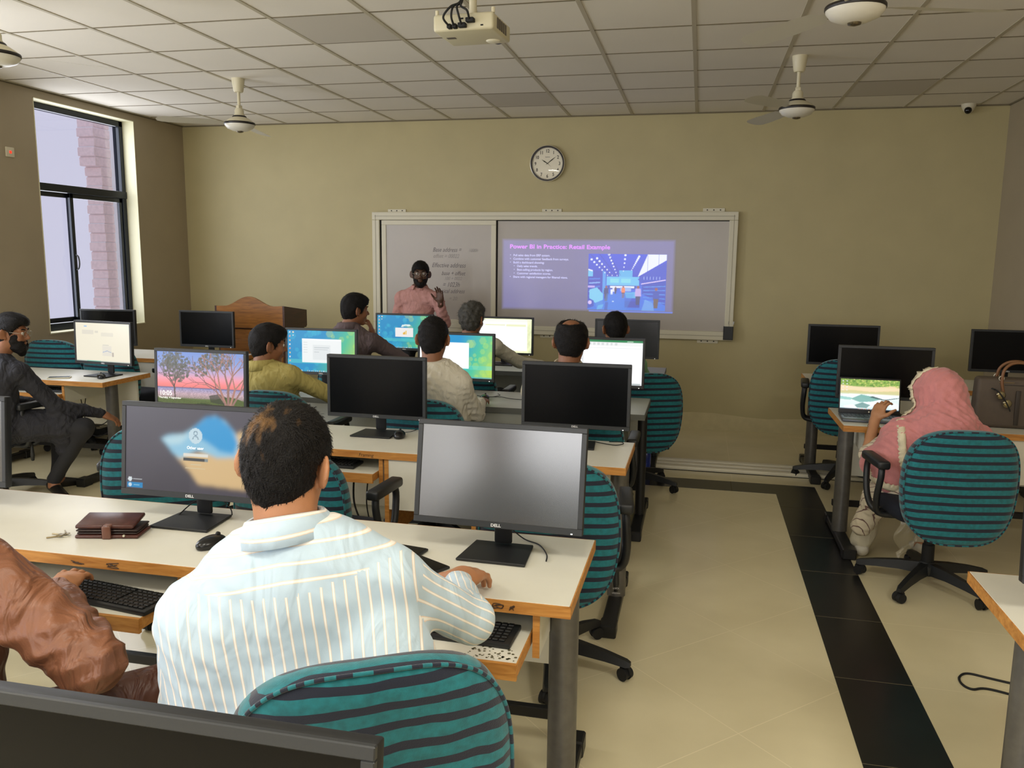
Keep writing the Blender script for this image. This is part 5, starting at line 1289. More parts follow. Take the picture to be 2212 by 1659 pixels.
tube(bm, smoothpath([(-.03, .0, .045), (-.015, -.008, .035), (.018, -.012, -.008), (.045, -.010, -.055), (.055, 0, -.075)], 5), .004, 6); tube(bm, [(.05, .004, -.06), (.03, .02, -.02), (-.02, .02, .04)], .003, 6); tube(bm, [(-.03, .002, .045), (-.05, .004, .052)], .005, 6)
fin('frame', bm, MATS['black_plastic'], sg, smooth=180)

# ------------------------------------------------------------------ lectern
lc = thing('lectern', 'wooden lectern with an arched front panel left of the presenter', 'lectern', (-4.235, 7.2, 0), math.radians(0))
bm = B(); pts = [(-.35, .98), (.352, .98), (.352, 1.20)]
for k in range(0, 25):
    t = k/24; x = .26-.53*t; pts.append((x, 1.195-.005*t+.092*math.sin(PI*t)**2))
pts += [(-.35, 1.188)]; prism(bm, pts, -.012, .012); fin('front_panel', bm, MATS['lectern_wood'], lc, smooth=0)
bm = B(); prism(bm, [(-.012, .98), (.45, .98), (.45, 1.14), (-.012, 1.20)], .352, .372, 'yz'); fin('upper_side', bm, MATS['lectern_dark'], lc, smooth=0)
bm = B(); prism(bm, [(-.012, .98), (.45, .98), (.45, 1.14), (-.012, 1.19)], -.370, -.350, 'yz'); fin('upper_side', bm, MATS['lectern_dark'], lc, smooth=0)
bm = B(); box(bm, -.36, .36, .0, .46, .965, .985); prism(bm, [(-.0, 1.12), (.44, 1.08), (.44, 1.10), (0, 1.14)], -.35, .352, 'yz'); fin('reading_shelf', bm, MATS['lectern_dark'], lc, smooth=0)
bm = B(); box(bm, -.335, .340, .0, .02, .06, .972, .002); box(bm, -.26, .27, -.004, .002, .16, .86, .003); fin('lower_front', bm, MATS['lectern_wood'], lc, smooth=0)
bm = B(); box(bm, .338, .356, .004, .42, .06, .966); box(bm, -.351, -.333, .004, .42, .06, .966); box(bm, -.37, .37, -.015, .44, 0, .06, .004); fin('lower_side', bm, MATS['lectern_dark'], lc, smooth=0)

# ------------------------------------------------------------------ ceiling fans
nmat('fan_white', (224, 220, 206), .3); nmat('fan_cream', (214, 206, 176), .4); nmat('fan_band', (30, 24, 20), .4)
def make_fan():
    t = thing('ceiling_fan', 'ceiling fan', 'ceiling fan'); z0 = -.345
    bm = B(); lathe(bm, [(0, 0), (.052, 0), (.050, -.02), (.038, -.095), (.032, -.105), (0, -.105)], n=24); fin('canopy', bm, MATS['fan_cream'], t, smooth=40)
    bm = B(); tube(bm, [(0, 0, -.10), (0, 0, -.225)], .0125, 14); box(bm, -.018, .018, -.018, .018, -.235, -.205, .004); fin('rod', bm, MATS['fan_cream'], t)
    bm = B(); lathe(bm, [(0, -.225), (.026, -.228), (.036, -.245), (.036, -.272), (.050, -.29), (.054, -.298), (.070, -.305), (.100, -.325), (.118, -.342), (.118, -.350), (0, -.350)], n=36); fin('motor_cover', bm, MATS['fan_cream'], t, smooth=40)
    bm = B(); lathe(bm, [(.1185, -.338), (.121, -.342), (.121, -.352), (.1185, -.356)], n=36); lathe(bm, [(.0505, -.286), (.0565, -.294), (.0565, -.300), (.0505, -.303)], n=36); fin('dark_band', bm, MATS['fan_band'], t, smooth=40)
    bm = B(); lathe(bm, [(.118, -.348), (.116, -.362), (.098, -.384), (.060, -.400), (.030, -.405), (0, -.405)], n=36); fin('lower_cover', bm, MATS['fan_white'], t, smooth=180)
    bm = B(); lathe(bm, [(.028, -.403), (.026, -.412), (.012, -.416), (0, -.418)], n=20); fin('cap', bm, nmat('fan_cap', (120, 110, 90), .25, metal=.8), t, smooth=180)
    for k in range(3):
        a = 2*PI*k/3; bm = B(); rows = []
        for (r, w0, dz) in ((.10, .020, 0), (.16, .022, 0), (.19, .052, 0), (.30, .060, -.004), (.45, .066, -.008), (.57, .062, -.010), (.61, .040, -.011), (.62, .015, -.011)):
            rows.append([(r, s*w0, -.345+dz+s*w0*.20) for s in (-1, -.4, .4, 1)])
        M = Matrix.Rotation(a, 4, 'Z'); vs = [[bm.verts.new(M @ Vector(p)) for p in R_] for R_ in rows]
        for A, D in zip(vs, vs[1:]):
            for i in range(3): bm.faces.new((A[i], A[i+1], D[i+1], D[i]))
        bmesh.ops.solidify(bm, geom=bm.faces[:], thickness=.003); fin('blade', bm, MATS['fan_white'], t, smooth=40)
    return t
fan0 = make_fan()
for i, (x, y, rz, lab) in enumerate(((.60, 6.17, math.radians(-4), 'ceiling fan hanging before the front wall on the right, near the dome camera'), (-3.655, 6.17, math.radians(-20), 'ceiling fan hanging before the front wall left of the clock'),
                       (.575, 3.80, math.radians(12), 'nearest ceiling fan, cut off by the top edge on the right'), (-3.69, 3.84, math.radians(40), 'ceiling fan cut off by the left edge beside the ceiling'))):
    c = fan0 if i == 0 else copy_tree(fan0); c.location = (x, y, CEIL); c.rotation_euler = (0, 0, rz); c['label'] = lab; c['group'] = 'cream ceiling fans'

# ------------------------------------------------------------------ projector
pj = thing('projector', 'white projector hanging from the ceiling with black cables in its back', 'projector', (-1.045, 3.60, 2.66), math.radians(-3))
bm = B(); box(bm, -.140, .135, 0, .26, -.0, .072, .012, 3)
for v in bm.verts: 
    k = v.co.y/.26; v.co.z = v.co.z*(1-.0*k); v.co.x *= 1+.02*k
fin('housing', bm, nmat('projector_white', (205, 198, 168), .45), pj, smooth=50)
bm = B(); lathe(bm, [(0, -.006), (.026, -.006), (.034, -.001), (.036, .012), (0, .012)], c=(.075, .20, 0), n=28); fin('focus_ring', bm, nmat('projector_trim', (226, 220, 196), .35), pj, smooth=50)
bm = B(); lathe(bm, [(.0, .0), (.034, 0), (.034, .018), (.028, .020), (.0, .014)], c=(.075, .258, .036), n=28, ax='y'); fin('lens', bm, MATS['panel_off'], pj, smooth=50)
bm = B(); box(bm, -.115, -.075, .10, .125, -.0015, .001)
for k in range(5): box(bm, .1365, .1385, .05+k*.03, .07+k*.03, .015, .058)
fin('vent', bm, nmat('vent_grey', (96, 88, 78), .6), pj, smooth=0)
bm = B()
for x in (-.128, .128): tube(bm, [(x, .02, .07), (x, .02, .092)], .008, 10)
for y in (.06, .2): pass
fin('mount_foot', bm, MATS['fan_cream'], pj)
bm = B(); box(bm, -.07, .07, .06, .20, .072, .085, .003); tube(bm, [(0, .13, .08), (0, .13, CEIL-2.66)], .017, 14); lathe(bm, [(0, CEIL-2.66), (.05, CEIL-2.66), (.05, CEIL-2.672), (0, CEIL-2.672)], c=(0, .13, 0), n=20); fin('ceiling_mount', bm, MATS['fan_cream'], pj, smooth=40)
bm = B(); box(bm, -.02, .0, -.001, .002, .045, .052); text_into(bm, 'EPSON', .010, XZ(-.105, -.0008, .048)) if False else None
box(bm, .078, .090, -.0015, .001, .014, .020)
for z in (.012, .022): tube(bm, [(-.068, -.002, z), (-.068, .001, z)], .003, 8)
fin('port', bm, MATS['dark_rubber'], pj)
for i, (x, z, w_, lab) in enumerate(((-.058, .014, .009, 'black power cable plugged into the projector, leftmost'), (-.034, .014, .009, 'black cable plugged into the projector, second from left'), (.0, .016, .017, 'black cable with a wide plug in the projector, third from left'), (.036, .035, .018, 'black cable with a screw plug in the projector, rightmost'))):
    t = thing('projector_cable', lab, 'cable', (-1.045, 3.60, 2.66), math.radians(-3), 'cables of the projector')
    bm = B(); box(bm, x-w_, x+w_, -.030, .0, z-.008, z+.010, .003); fin('plug', bm, MATS['dark_rubber'], t)
    bm = B(); tube(bm, smoothpath([(x, -.028, z+.002), (x-.002-(.012 if i == 0 else 0), -.055, z+.03), (-.012+.5*x, -.05, .085), (-.004+.08*x, -.015, .115), (.0+.06*x, .03, .20), (.01+.05*x, .09, .34), (.02+.04*x, .11, CEIL-2.662)], 8), .0048, 7); fin('cord', bm, MATS['dark_rubber'], t, smooth=180)
# ------------------------------------------------------------------ people
for n_, c_ in (('skin_tan', (176, 122, 84)), ('skin_brown', (140, 92, 62)), ('skin_dark', (84, 56, 38)), ('skin_light', (186, 134, 96))):
    m = nmat(n_, c_, .5, noise=.06, nscale=25, bump=.12, bscale=350); b = m.node_tree.nodes['Principled BSDF']; b.inputs['Subsurface Weight'].default_value = .12; b.inputs['Subsurface Radius'].default_value = (.01, .004, .002)
nmat('hair_black', (17, 14, 13), .6, spec=.22, noise=.25, nscale=60, bump=.9, bscale=260); nmat('hair_grey', (66, 64, 58), .65, noise=.45, nscale=70, bump=.9, bscale=220)
def thin_lit_hair():  # brown patch on thinning hair: light coming through it put into the colour
    m = nmat('hair_thin_lit', (17, 14, 13), .6, spec=.22, bump=.9, bscale=260); N, Lk = nodes_of(m); tc = N.new('ShaderNodeTexCoord')
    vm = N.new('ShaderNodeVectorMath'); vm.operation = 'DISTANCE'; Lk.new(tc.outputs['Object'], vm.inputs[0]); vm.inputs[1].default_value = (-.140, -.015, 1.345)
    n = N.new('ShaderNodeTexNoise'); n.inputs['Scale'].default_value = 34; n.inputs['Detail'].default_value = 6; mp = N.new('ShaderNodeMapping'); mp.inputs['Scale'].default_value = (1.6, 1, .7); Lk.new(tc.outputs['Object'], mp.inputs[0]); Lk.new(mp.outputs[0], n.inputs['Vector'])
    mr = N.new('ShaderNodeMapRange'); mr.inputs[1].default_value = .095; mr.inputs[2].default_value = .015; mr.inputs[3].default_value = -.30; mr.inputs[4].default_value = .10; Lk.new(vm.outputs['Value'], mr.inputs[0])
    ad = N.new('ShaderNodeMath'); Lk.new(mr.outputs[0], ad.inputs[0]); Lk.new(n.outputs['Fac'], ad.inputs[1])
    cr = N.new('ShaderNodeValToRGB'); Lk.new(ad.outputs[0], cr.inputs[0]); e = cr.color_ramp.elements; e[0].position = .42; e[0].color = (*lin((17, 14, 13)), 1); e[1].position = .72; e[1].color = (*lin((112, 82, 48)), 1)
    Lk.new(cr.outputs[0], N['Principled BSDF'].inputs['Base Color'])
thin_lit_hair()
nmat('eye_white', (220, 214, 204), .3); nmat('eye_iris', (30, 18, 12), .2)
nmat('cloth_white', (212, 206, 190), .85, bump=.2, bscale=500, fold=.5); nmat('cloth_cream', (206, 198, 172), .85, bump=.2, bscale=500, fold=.5); nmat('cloth_olive', (172, 158, 92), .85, bump=.2, bscale=500, fold=.5)
nmat('cloth_mauve', (98, 84, 86), .85, bump=.2, bscale=500, fold=.5); nmat('cloth_mint', (140, 186, 144), .85, bump=.2, bscale=500, fold=.5); nmat('cloth_black', (30, 30, 37), .8, bump=.2, bscale=500, fold=.7)
nmat('cloth_charcoal', (36, 38, 44), .85, bump=.2, bscale=500, fold=.5); nmat('cloth_pinkshirt', (190, 140, 132), .85, bump=.2, bscale=500, noise=.06, nscale=40, fold=.5); nmat('trouser_dark', (30, 30, 34), .85)
nmat('cloth_brown', (132, 84, 58), .42, spec=.5, noise=.05, nscale=12, bump=.15, bscale=300, fold=1.0, fscale=11); nmat('trouser_brown', (84, 48, 34), .5, noise=.06, nscale=12, fold=.9); nmat('shoe_black', (22, 18, 16), .4); nmat('shoe_brown', (60, 36, 24), .5)
def stripe_shirt():
    m = nmat('cloth_striped', (205, 219, 226), .75, bump=.15, bscale=600, sheen=.2, fold=.45, fscale=9); N, Lk = nodes_of(m); bs = N['Principled BSDF']
    a = N.new('ShaderNodeAttribute'); a.attribute_name = 'stripe'; f = N.new('ShaderNodeMath'); f.operation = 'FRACT'; Lk.new(a.outputs['Fac'], f.inputs[0])
    cr = N.new('ShaderNodeValToRGB'); Lk.new(f.outputs[0], cr.inputs[0]); e = cr.color_ramp.elements; e[0].position = 0; e[0].color = (*lin((188, 208, 222)), 1); e[1].position = 1; e[1].color = (*lin((188, 208, 222)), 1)
    for p, c in ((.38, (188, 208, 222)), (.41, (238, 208, 178)), (.45, (248, 244, 236)), (.55, (248, 244, 236)), (.59, (238, 208, 178)), (.62, (188, 208, 222))):
        x = e.new(p); x.color = (*lin(c), 1)
    Lk.new(cr.outputs[0], bs.inputs['Base Color'])
stripe_shirt()
SP = .0235
def stripe_cb(o, org, at, arms, L, rt, fw, up):
    me = o.data; nv = len(me.vertices); co = np.empty(nv*3); me.vertices.foreach_get('co', co); co = co.reshape(-1, 3)+org
    nl = len(me.loops); li = np.empty(nl, int); me.loops.foreach_get('vertex_index', li)
    pel = at(0, 0, 0); q = co-pel; x, y, z = q@rt, q@fw, q@up
    P = len(me.polygons); cen = co[li].reshape(P, 4, 3).mean(1); cq = cen-pel; cx, cy, cz = cq@rt, cq@fw, cq@up
    body = x/SP*1.03+.25+.35*np.sin(z*5+x*4)*.3
    yoke = (z-.42*np.abs(x)*0+.5*y*0)/.034+.6+np.abs(x)*2.0
    vals = body[li].reshape(P, 4); yk = yoke[li].reshape(P, 4)
    isy = (cz > L*.855-.02*np.cos(cx*9)) ; vals = np.where(isy[:, None], yk, vals)
    for A in arms:
        S, E, Wr = V(*A['s']), V(*A['e']), V(*A['w'])
        for (a, b, lim) in ((S, E, .045), (E, Wr, .0)):
            d = nrm(b-a); s1 = nrm(np.cross(d, V(0, 0, 1))); s2 = np.cross(d, s1); t = (cen-a)@d/np.linalg.norm(b-a)
            rad = np.linalg.norm((cen-a)-((cen-a)@d)[:, None]*d, axis=1)
            m = (t > (.12 if lim else -.05)) & (t < 1.15) & (rad < .085)
            if lim: m &= (np.abs(cx) > .135) | (t > .45)
            r0 = co-a; ang = np.arctan2(r0@s2, r0@s1); tt = (ang*.062/SP+.3)[li].reshape(P, 4)
            rng_ = tt.max(1)-tt.min(1); tt = np.where((rng_ > 8)[:, None], np.round(tt.mean(1))[:, None], tt)
            vals = np.where(m[:, None], tt, vals)
    at_ = me.attributes.new('stripe', 'FLOAT', 'CORNER'); at_.data.foreach_set('value', vals.ravel().astype(np.float32))
def collar_stripes(root):
    for c in children(root):
        if c.name.startswith('collar'):
            me = c.data; at_ = me.attributes.new('stripe', 'FLOAT', 'CORNER')
            idx = np.array([l.vertex_index % 4 for l in me.loops], float); at_.data.foreach_set('value', (idx*1.6+.20).astype(np.float32))

# --- the man in the striped shirt
A1 = dict(s=(-.625, 1.59, 1.0), e=(-.495, 1.76, .850), w=(-.600, 2.02, .825), d=(.12, 1, -.12), n=(0, .1, -1), t=(-1, 0, 0), curl=.45, r=1.12, hs=1.25, hh=.0036)
A2 = dict(s=(-1.02, 1.46, .935), e=(-1.095, 1.53, .69), w=(-1.00, 1.86, .70), d=(.1, 1, 0), n=(0, 0, -1), t=(1, 0, 0), curl=.5, r=1.12, hh=.0045)
r1, W1, R1, at1 = build_person('man seen from behind in a pale blue striped shirt reaching for the mouse', (-.74, 1.53, .50), (-.842, 1.550, 1.115), (-.862, 1.60, 1.245), hyaw=math.radians(0), hpitch=math.radians(-10), hroll=math.radians(3),
    right=(.40, .13, .06), s=1.06, shw=.235, arms=(A1, A2), legs=(dict(h=(-.60, 1.58, .54), k=(-.62, 1.98, .54), a=(-.62, 1.98, .10)), dict(h=(-.80, 1.56, .54), k=(-1.02, 1.93, .54), a=(-1.02, 1.93, .10))),
    skin='skin_tan', shirt='cloth_striped', pants='trouser_dark', shoes='shoe_black', hair=dict(th=.011, h=.0042, back=-.105, neckv=True, n=16000, len=.013), shirt_extra=lambda sh, at: (sh.cone((-.97, 1.47, .88), (-.99, 1.50, .58), .10, .11, .06), sh.cone((-.60, 1.52, .85), (-.60, 1.52, .58), .10, .12, .06)), h=.0075, hh=.0045, chest=1.2, belly=1.2, collar='cloth_striped', seed=11, wamp=.0045, wf=45., hairmat='hair_thin_lit', shirt_cb=stripe_cb, neckr=.060)
collar_stripes(r1)

# --- the man in brown, bottom left
B1 = dict(s=(-1.625, 1.50, .965), e=(-1.335, 1.52, .760), w=(-1.765, 1.90, .725), d=(-.3, 1, .10), n=(0, 0, -1), t=(-1, 0, 0), curl=.35, hs=1.15, r=1.5, sr=1.25, hh=.004)
B2 = dict(s=(-2.02, 1.50, .965), e=(-2.18, 1.60, .73), w=(-2.0, 1.90, .70), d=(.1, 1, 0), n=(0, 0, -1), t=(1, 0, 0), curl=.5, r=1.3)
build_person('person in a shiny brown tunic typing at the bottom left', (-1.80, 1.40, .50), (-1.83, 1.47, 1.06), (-1.84, 1.52, 1.22), arms=(B1, B2), shw=.215, legs=(dict(h=(-1.68, 1.45, .53), k=(-1.30, 1.80, .56), a=(-1.32, 1.90, .10)), dict(h=(-1.92, 1.45, .53), k=(-2.0, 1.85, .54), a=(-2.0, 1.85, .10))),
    skin='skin_tan', shirt='cloth_brown', shirt_name='tunic', pants='trouser_brown', shoes='shoe_brown', hair=dict(th=.011), h=.0075, hh=.006, chest=1.1, seed=22, wamp=.008, wf=34.)

# --- the bearded man by the window
C1 = dict(s=(-4.40, 4.52, .90), e=(-4.26, 4.66, .66), w=(-4.10, 4.88, .575), d=(.5, .6, -.45), n=(-.3, .1, -1), t=(-.6, .5, 0), curl=.35, r=1.1)
C2 = dict(s=(-4.76, 4.62, .90), e=(-4.86, 4.78, .66), w=(-4.66, 5.0, .60), d=(.4, .8, -.2), n=(0, 0, -1), t=(1, 0, 0), curl=.4)
build_person('bearded man with glasses in a black tunic leaning towards the window side desk', off=(.04, 0, 0), pelvis=(-4.58, 4.46, .48), neck=(-4.55, 4.52, 1.015), headc=(-4.485, 4.57, 1.160), hyaw=math.radians(-72), hpitch=math.radians(-8), right=(.85, -.35, 0), arms=(C1, C2), shw=.20,
    legs=(dict(h=(-4.52, 4.54, .50), k=(-4.12, 4.74, .50), a=(-4.36, 4.70, .13), fd=(.8, -.4, -.2)), dict(h=(-4.68, 4.56, .50), k=(-4.50, 4.95, .50), a=(-4.52, 4.92, .10), fd=(.5, .8, -.2))),
    skin='skin_brown', shirt='cloth_black', shirt_name='tunic', pants='trouser_dark', shoes='shoe_black', hair=dict(th=.015, top=.008, front=.055), beard=dict(th=.009, long=.03), seed=33, wamp=.008, wf=50., glasses=True,
    kameez=lambda sh, at: (sh.cone((-4.52, 4.52, .53), (-4.20, 4.70, .52), .13, .10, .05), sh.cone((-4.20, 4.70, .50), (-4.22, 4.72, .33), .085, .06, .05), sh.cone((-4.66, 4.50, .50), (-4.64, 4.44, .40), .12, .10, .05)))

# --- yellow-green shirt
D1 = dict(s=(-2.58, 4.50, .935), e=(-2.39, 4.66, .80), w=(-2.20, 4.92, .765), d=(.4, 1, 0), n=(0, 0, -1), t=(-1, 0, 0), curl=.3)
D2 = dict(s=(-2.96, 4.52, .92), e=(-3.05, 4.66, .70), w=(-2.90, 4.95, .75), d=(.2, 1, 0), n=(0, 0, -1), t=(1, 0, 0), curl=.3)
build_person('man in a yellow-green shirt turning his head to the right', off=(.185, 0, .03), pelvis=(-2.72, 4.58, .50), neck=(-2.765, 4.50, 1.0), headc=(-2.745, 4.55, 1.115), hyaw=math.radians(-48), hpitch=math.radians(-8), right=(1, -.02, 0), arms=(D1, D2), shw=.21, chest=1.15, belly=1.2,
    skin='skin_brown', shirt='cloth_olive', hair=dict(th=.014, top=.008), collar='cloth_olive', seed=44, wamp=.006, pants='trouser_dark', legs=(dict(h=(-2.62, 4.6, .52), k=(-2.6, 4.98, .52), a=(-2.6, 4.98, .1)), dict(h=(-2.82, 4.6, .52), k=(-2.84, 4.98, .52), a=(-2.84, 4.98, .1))))
# --- purple-grey shirt, hand at chin
E1 = dict(s=(-2.62, 6.02, 1.02), e=(-2.42, 6.22, .86), w=(-2.655, 6.16, 1.05), d=(-.1, -.1, .9), n=(-1, -.3, 0), t=(-.2, .6, .3), curl=.7)
E2 = dict(s=(-2.98, 6.0, 1.01), e=(-3.05, 6.16, .82), w=(-2.85, 6.45, .80), d=(.3, 1, 0), n=(0, 0, -1), t=(1, 0, 0), curl=.4)
build_person('man in a purple-grey shirt resting his chin on his hand', off=(.12, 0, 0), pelvis=(-2.76, 6.08, .55), neck=(-2.80, 5.99, 1.145), headc=(-2.755, 6.04, 1.265), hyaw=math.radians(-45), hpitch=math.radians(-6), arms=(E1, E2), shw=.20, skin='skin_brown', shirt='cloth_mauve', hair=dict(th=.016, top=.008), collar='cloth_mauve', seed=55,
    pants='trouser_dark', legs=(dict(h=(-2.66, 6.1, .54), k=(-2.66, 6.5, .54), a=(-2.66, 6.5, .1)), dict(h=(-2.86, 6.1, .54), k=(-2.88, 6.5, .54), a=(-2.88, 6.5, .1))))
# --- white shirt
F1 = dict(s=(-1.385, 4.46, .955), e=(-1.325, 4.62, .75), w=(-1.38, 4.92, .765), d=(-.1, 1, 0), n=(0, 0, -1), t=(-1, 0, 0), curl=.4)
F2 = dict(s=(-1.725, 4.46, .97), e=(-1.78, 4.62, .75), w=(-1.72, 4.92, .765), d=(.1, 1, 0), n=(0, 0, -1), t=(1, 0, 0), curl=.4)
build_person('man in a white shirt seen from behind, black short hair', off=(.07, 0, .02), pelvis=(-1.55, 4.56, .50), neck=(-1.545, 4.44, 1.078), headc=(-1.545, 4.48, 1.205), hyaw=math.radians(3), hpitch=math.radians(-8), arms=(F1, F2), shw=.215, chest=1.2, belly=1.15, skin='skin_brown', shirt='cloth_white', hair=dict(th=.011), seed=66, wamp=.006,
    pants='trouser_dark', legs=(dict(h=(-1.45, 4.6, .52), k=(-1.42, 4.98, .52), a=(-1.42, 4.98, .1)), dict(h=(-1.65, 4.6, .52), k=(-1.68, 4.98, .52), a=(-1.68, 4.98, .1))))
# --- curly grey hair
G1 = dict(s=(-1.57, 6.10, 1.01), e=(-1.42, 6.36, .86), w=(-1.28, 6.62, .815), d=(.25, 1, -.1), n=(0, 0, -1), t=(-1, 0, 0), curl=.4)
G2 = dict(s=(-1.91, 6.08, 1.015), e=(-2.02, 6.25, .80), w=(-1.90, 6.55, .80), d=(.1, 1, 0), n=(0, 0, -1), t=(1, 0, 0), curl=.4)
rg, _, _, atg = build_person('man with curly grey hair in a dark waistcoat over a pale shirt', off=(.045, 0, 0), pelvis=(-1.74, 6.16, .52), neck=(-1.755, 6.04, 1.09), headc=(-1.735, 6.08, 1.215), hyaw=math.radians(-15), hpitch=math.radians(-8), arms=(G1, G2), shw=.20, skin='skin_brown', shirt='cloth_white', hair=dict(th=.020, curly=.006, top=.008, h=.0055), hairmat='hair_grey', seed=77,
    pants='trouser_dark', legs=(dict(h=(-1.64, 6.2, .54), k=(-1.64, 6.6, .54), a=(-1.64, 6.6, .1)), dict(h=(-1.84, 6.2, .54), k=(-1.86, 6.6, .54), a=(-1.86, 6.6, .1))))
atg0 = atg; vs_ = SDF(); vs_.ell(atg(0, -.005, .42), (.195, .130, .19), None, .03); vs_.ell(atg(0, .012, .22), (.172, .134, .19), None, .05); vs_.cone((-1.71+.02, 6.045, 1.045), (-1.555, 6.10, .995), .066, .070, .05); vs_.cone((-1.71-.02, 6.045, 1.045), (-1.835, 6.07, .995), .066, .070, .05)
put('waistcoat', [vs_.mesh(.01, wrink(7, .003))], [MATS['cloth_charcoal']], rg, (rg.location.x, rg.location.y, 0))
# --- balding man
H1 = dict(s=(-.56, 4.44, .945), e=(-.52, 4.60, .75), w=(-.56, 4.90, .765), d=(-.1, 1, 0), n=(0, 0, -1), t=(-1, 0, 0), curl=.4)
H2 = dict(s=(-.92, 4.44, .945), e=(-.95, 4.60, .75), w=(-.86, 4.90, .765), d=(.1, 1, 0), n=(0, 0, -1), t=(1, 0, 0), curl=.4)
build_person('balding man with bushy side hair in a cream shirt', off=(.04, 0, .01), pelvis=(-.73, 4.55, .50), neck=(-.725, 4.42, 1.095), headc=(-.715, 4.46, 1.225), hyaw=math.radians(4), hpitch=math.radians(-14), arms=(H1, H2), shw=.215, chest=1.15, belly=1.15, skin='skin_brown', shirt='cloth_cream', hair=dict(th=.016, sides=1.04, bald=(0.0, -.050, .118, .040)), collar='cloth_cream', seed=88, wamp=.005,
    beard=dict(), pants='trouser_dark', legs=(dict(h=(-.63, 4.6, .52), k=(-.60, 4.98, .52), a=(-.6, 4.98, .1)), dict(h=(-.83, 4.6, .52), k=(-.86, 4.98, .52), a=(-.86, 4.98, .1))))
# --- green shirt
I1 = dict(s=(-.42, 6.06, .91), e=(-.34, 6.22, .74), w=(-.42, 6.52, .765), d=(-.1, 1, 0), n=(0, 0, -1), t=(-1, 0, 0), curl=.4)
I2 = dict(s=(-.76, 6.02, .93), e=(-.86, 6.2, .75), w=(-.76, 6.5, .765), d=(.1, 1, 0), n=(0, 0, -1), t=(1, 0, 0), curl=.4)
build_person('man in a mint green shirt with glasses in front of the dark monitor', (-.55, 6.14, .50), (-.585, 5.99, 1.055), (-.590, 6.03, 1.180), hyaw=math.radians(22), hpitch=math.radians(-10), arms=(I1, I2), shw=.20, skin='skin_brown', shirt='cloth_mint', hair=dict(th=.011), collar='cloth_mint', seed=99, glasses=True,
    pants='trouser_dark', legs=(dict(h=(-.45, 6.2, .52), k=(-.42, 6.58, .52), a=(-.42, 6.58, .1)), dict(h=(-.65, 6.2, .52), k=(-.68, 6.58, .52), a=(-.68, 6.58, .1))))
# --- presenter
J1 = dict(s=(-2.445, 7.52, 1.285), e=(-2.34, 7.47, 1.06), w=(-2.345, 7.33, 1.25), d=(.0, -.15, 1), n=(-.2, -1, 0), t=(-1, 0, .2), curl=.25)
J2 = dict(s=(-2.81, 7.56, 1.285), e=(-2.90, 7.58, 1.02), w=(-2.88, 7.48, .80), d=(0, -.1, -1), n=(.6, 0, 0), t=(0, -1, 0), curl=.4)
build_person('standing presenter in a pink shirt raising one hand before the whiteboard', (-2.66, 7.58, .88), (-2.630, 7.56, 1.385), (-2.612, 7.54, 1.520), hyaw=math.radians(180+18), hpitch=math.radians(-4), right=(-1, 0, 0), arms=(J1, J2), shw=.205, skin='skin_dark', shirt='cloth_pinkshirt', hair=dict(th=.010), beard=dict(th=.011), collar='cloth_pinkshirt', seed=111, wamp=.006,
    pants='trouser_dark', shoes='shoe_black', glasses=True, legs=(dict(h=(-2.56, 7.58, .86), k=(-2.54, 7.56, .48), a=(-2.53, 7.60, .09), fd=(.1, -1, -.2)), dict(h=(-2.76, 7.58, .86), k=(-2.78, 7.56, .48), a=(-2.79, 7.60, .09), fd=(-.1, -1, -.2))))

# --- the woman in pink
m = nmat('scarf_pink', (206, 132, 130), .8, sheen=.3, noise=.07, nscale=18, bump=.35, bscale=160); nmat('lace', (228, 216, 184), .8, bump=.5, bscale=300); nmat('rose_print', (168, 72, 88), .8, noise=.3, nscale=30)
def ivory_stripes():
    m = nmat('ivory_cloth', (214, 202, 176), .85, bump=.2, bscale=300); N, Lk = nodes_of(m); tc = N.new('ShaderNodeTexCoord'); w_ = N.new('ShaderNodeTexWave'); w_.wave_type = 'BANDS'; w_.bands_direction = 'DIAGONAL'; w_.inputs['Scale'].default_value = 14; w_.inputs['Distortion'].default_value = .6
    Lk.new(tc.outputs['Object'], w_.inputs['Vector']); cr = N.new('ShaderNodeValToRGB'); Lk.new(w_.outputs['Fac'], cr.inputs[0]); e = cr.color_ramp.elements; e[0].color = (*lin((214, 202, 176)), 1); e[1].color = (*lin((110, 80, 74)), 1); e[0].position = .93; e[1].position = .99
    Lk.new(cr.outputs[0], N['Principled BSDF'].inputs['Base Color'])
ivory_stripes()
K1 = dict(s=(1.14, 4.72, .79), e=(.955, 4.80, .625), w=(1.005, 4.92, .795), d=(.30, .25, .8), n=(.5, .6, -.4), t=(.5, -.1, .3), curl=.9)
K2 = dict(s=(1.44, 4.70, .79), e=(1.52, 4.84, .66), w=(1.36, 5.02, .78), d=(-.4, 1, 0), n=(0, 0, -1), t=(-1, 0, 0), curl=.4)
rk, Wk, Rk, atk = build_person('woman in a pink lace-edged headscarf working at the laptop', (1.27, 4.60, .49), (1.28, 4.70, .855), (1.262, 4.76, .985), hyaw=math.radians(38), hpitch=math.radians(-14), arms=(K1, K2), shw=.18, skin='skin_light', shirt='ivory_cloth', shirt_name='tunic', hair=dict(th=.008), seed=123, hh=.005, sleeve='short', s=.96,
    legs=(dict(h=(1.37, 4.64, .50), k=(1.36, 5.02, .52), a=(1.34, 5.05, .09)), dict(h=(1.17, 4.64, .50), k=(1.12, 5.0, .52), a=(.985, 4.93, .09), flare=1.3)), pants='cloth_cream', shoes='cloth_white',
    kameez=lambda sh, at: (sh.cone((1.12, 4.62, .47), (1.02, 4.72, .40), .12, .09, .05), sh.cone((1.02, 4.74, .38), (.955, 4.80, .21), .075, .06, .05)))
orgk = (rk.location.x, rk.location.y, 0)
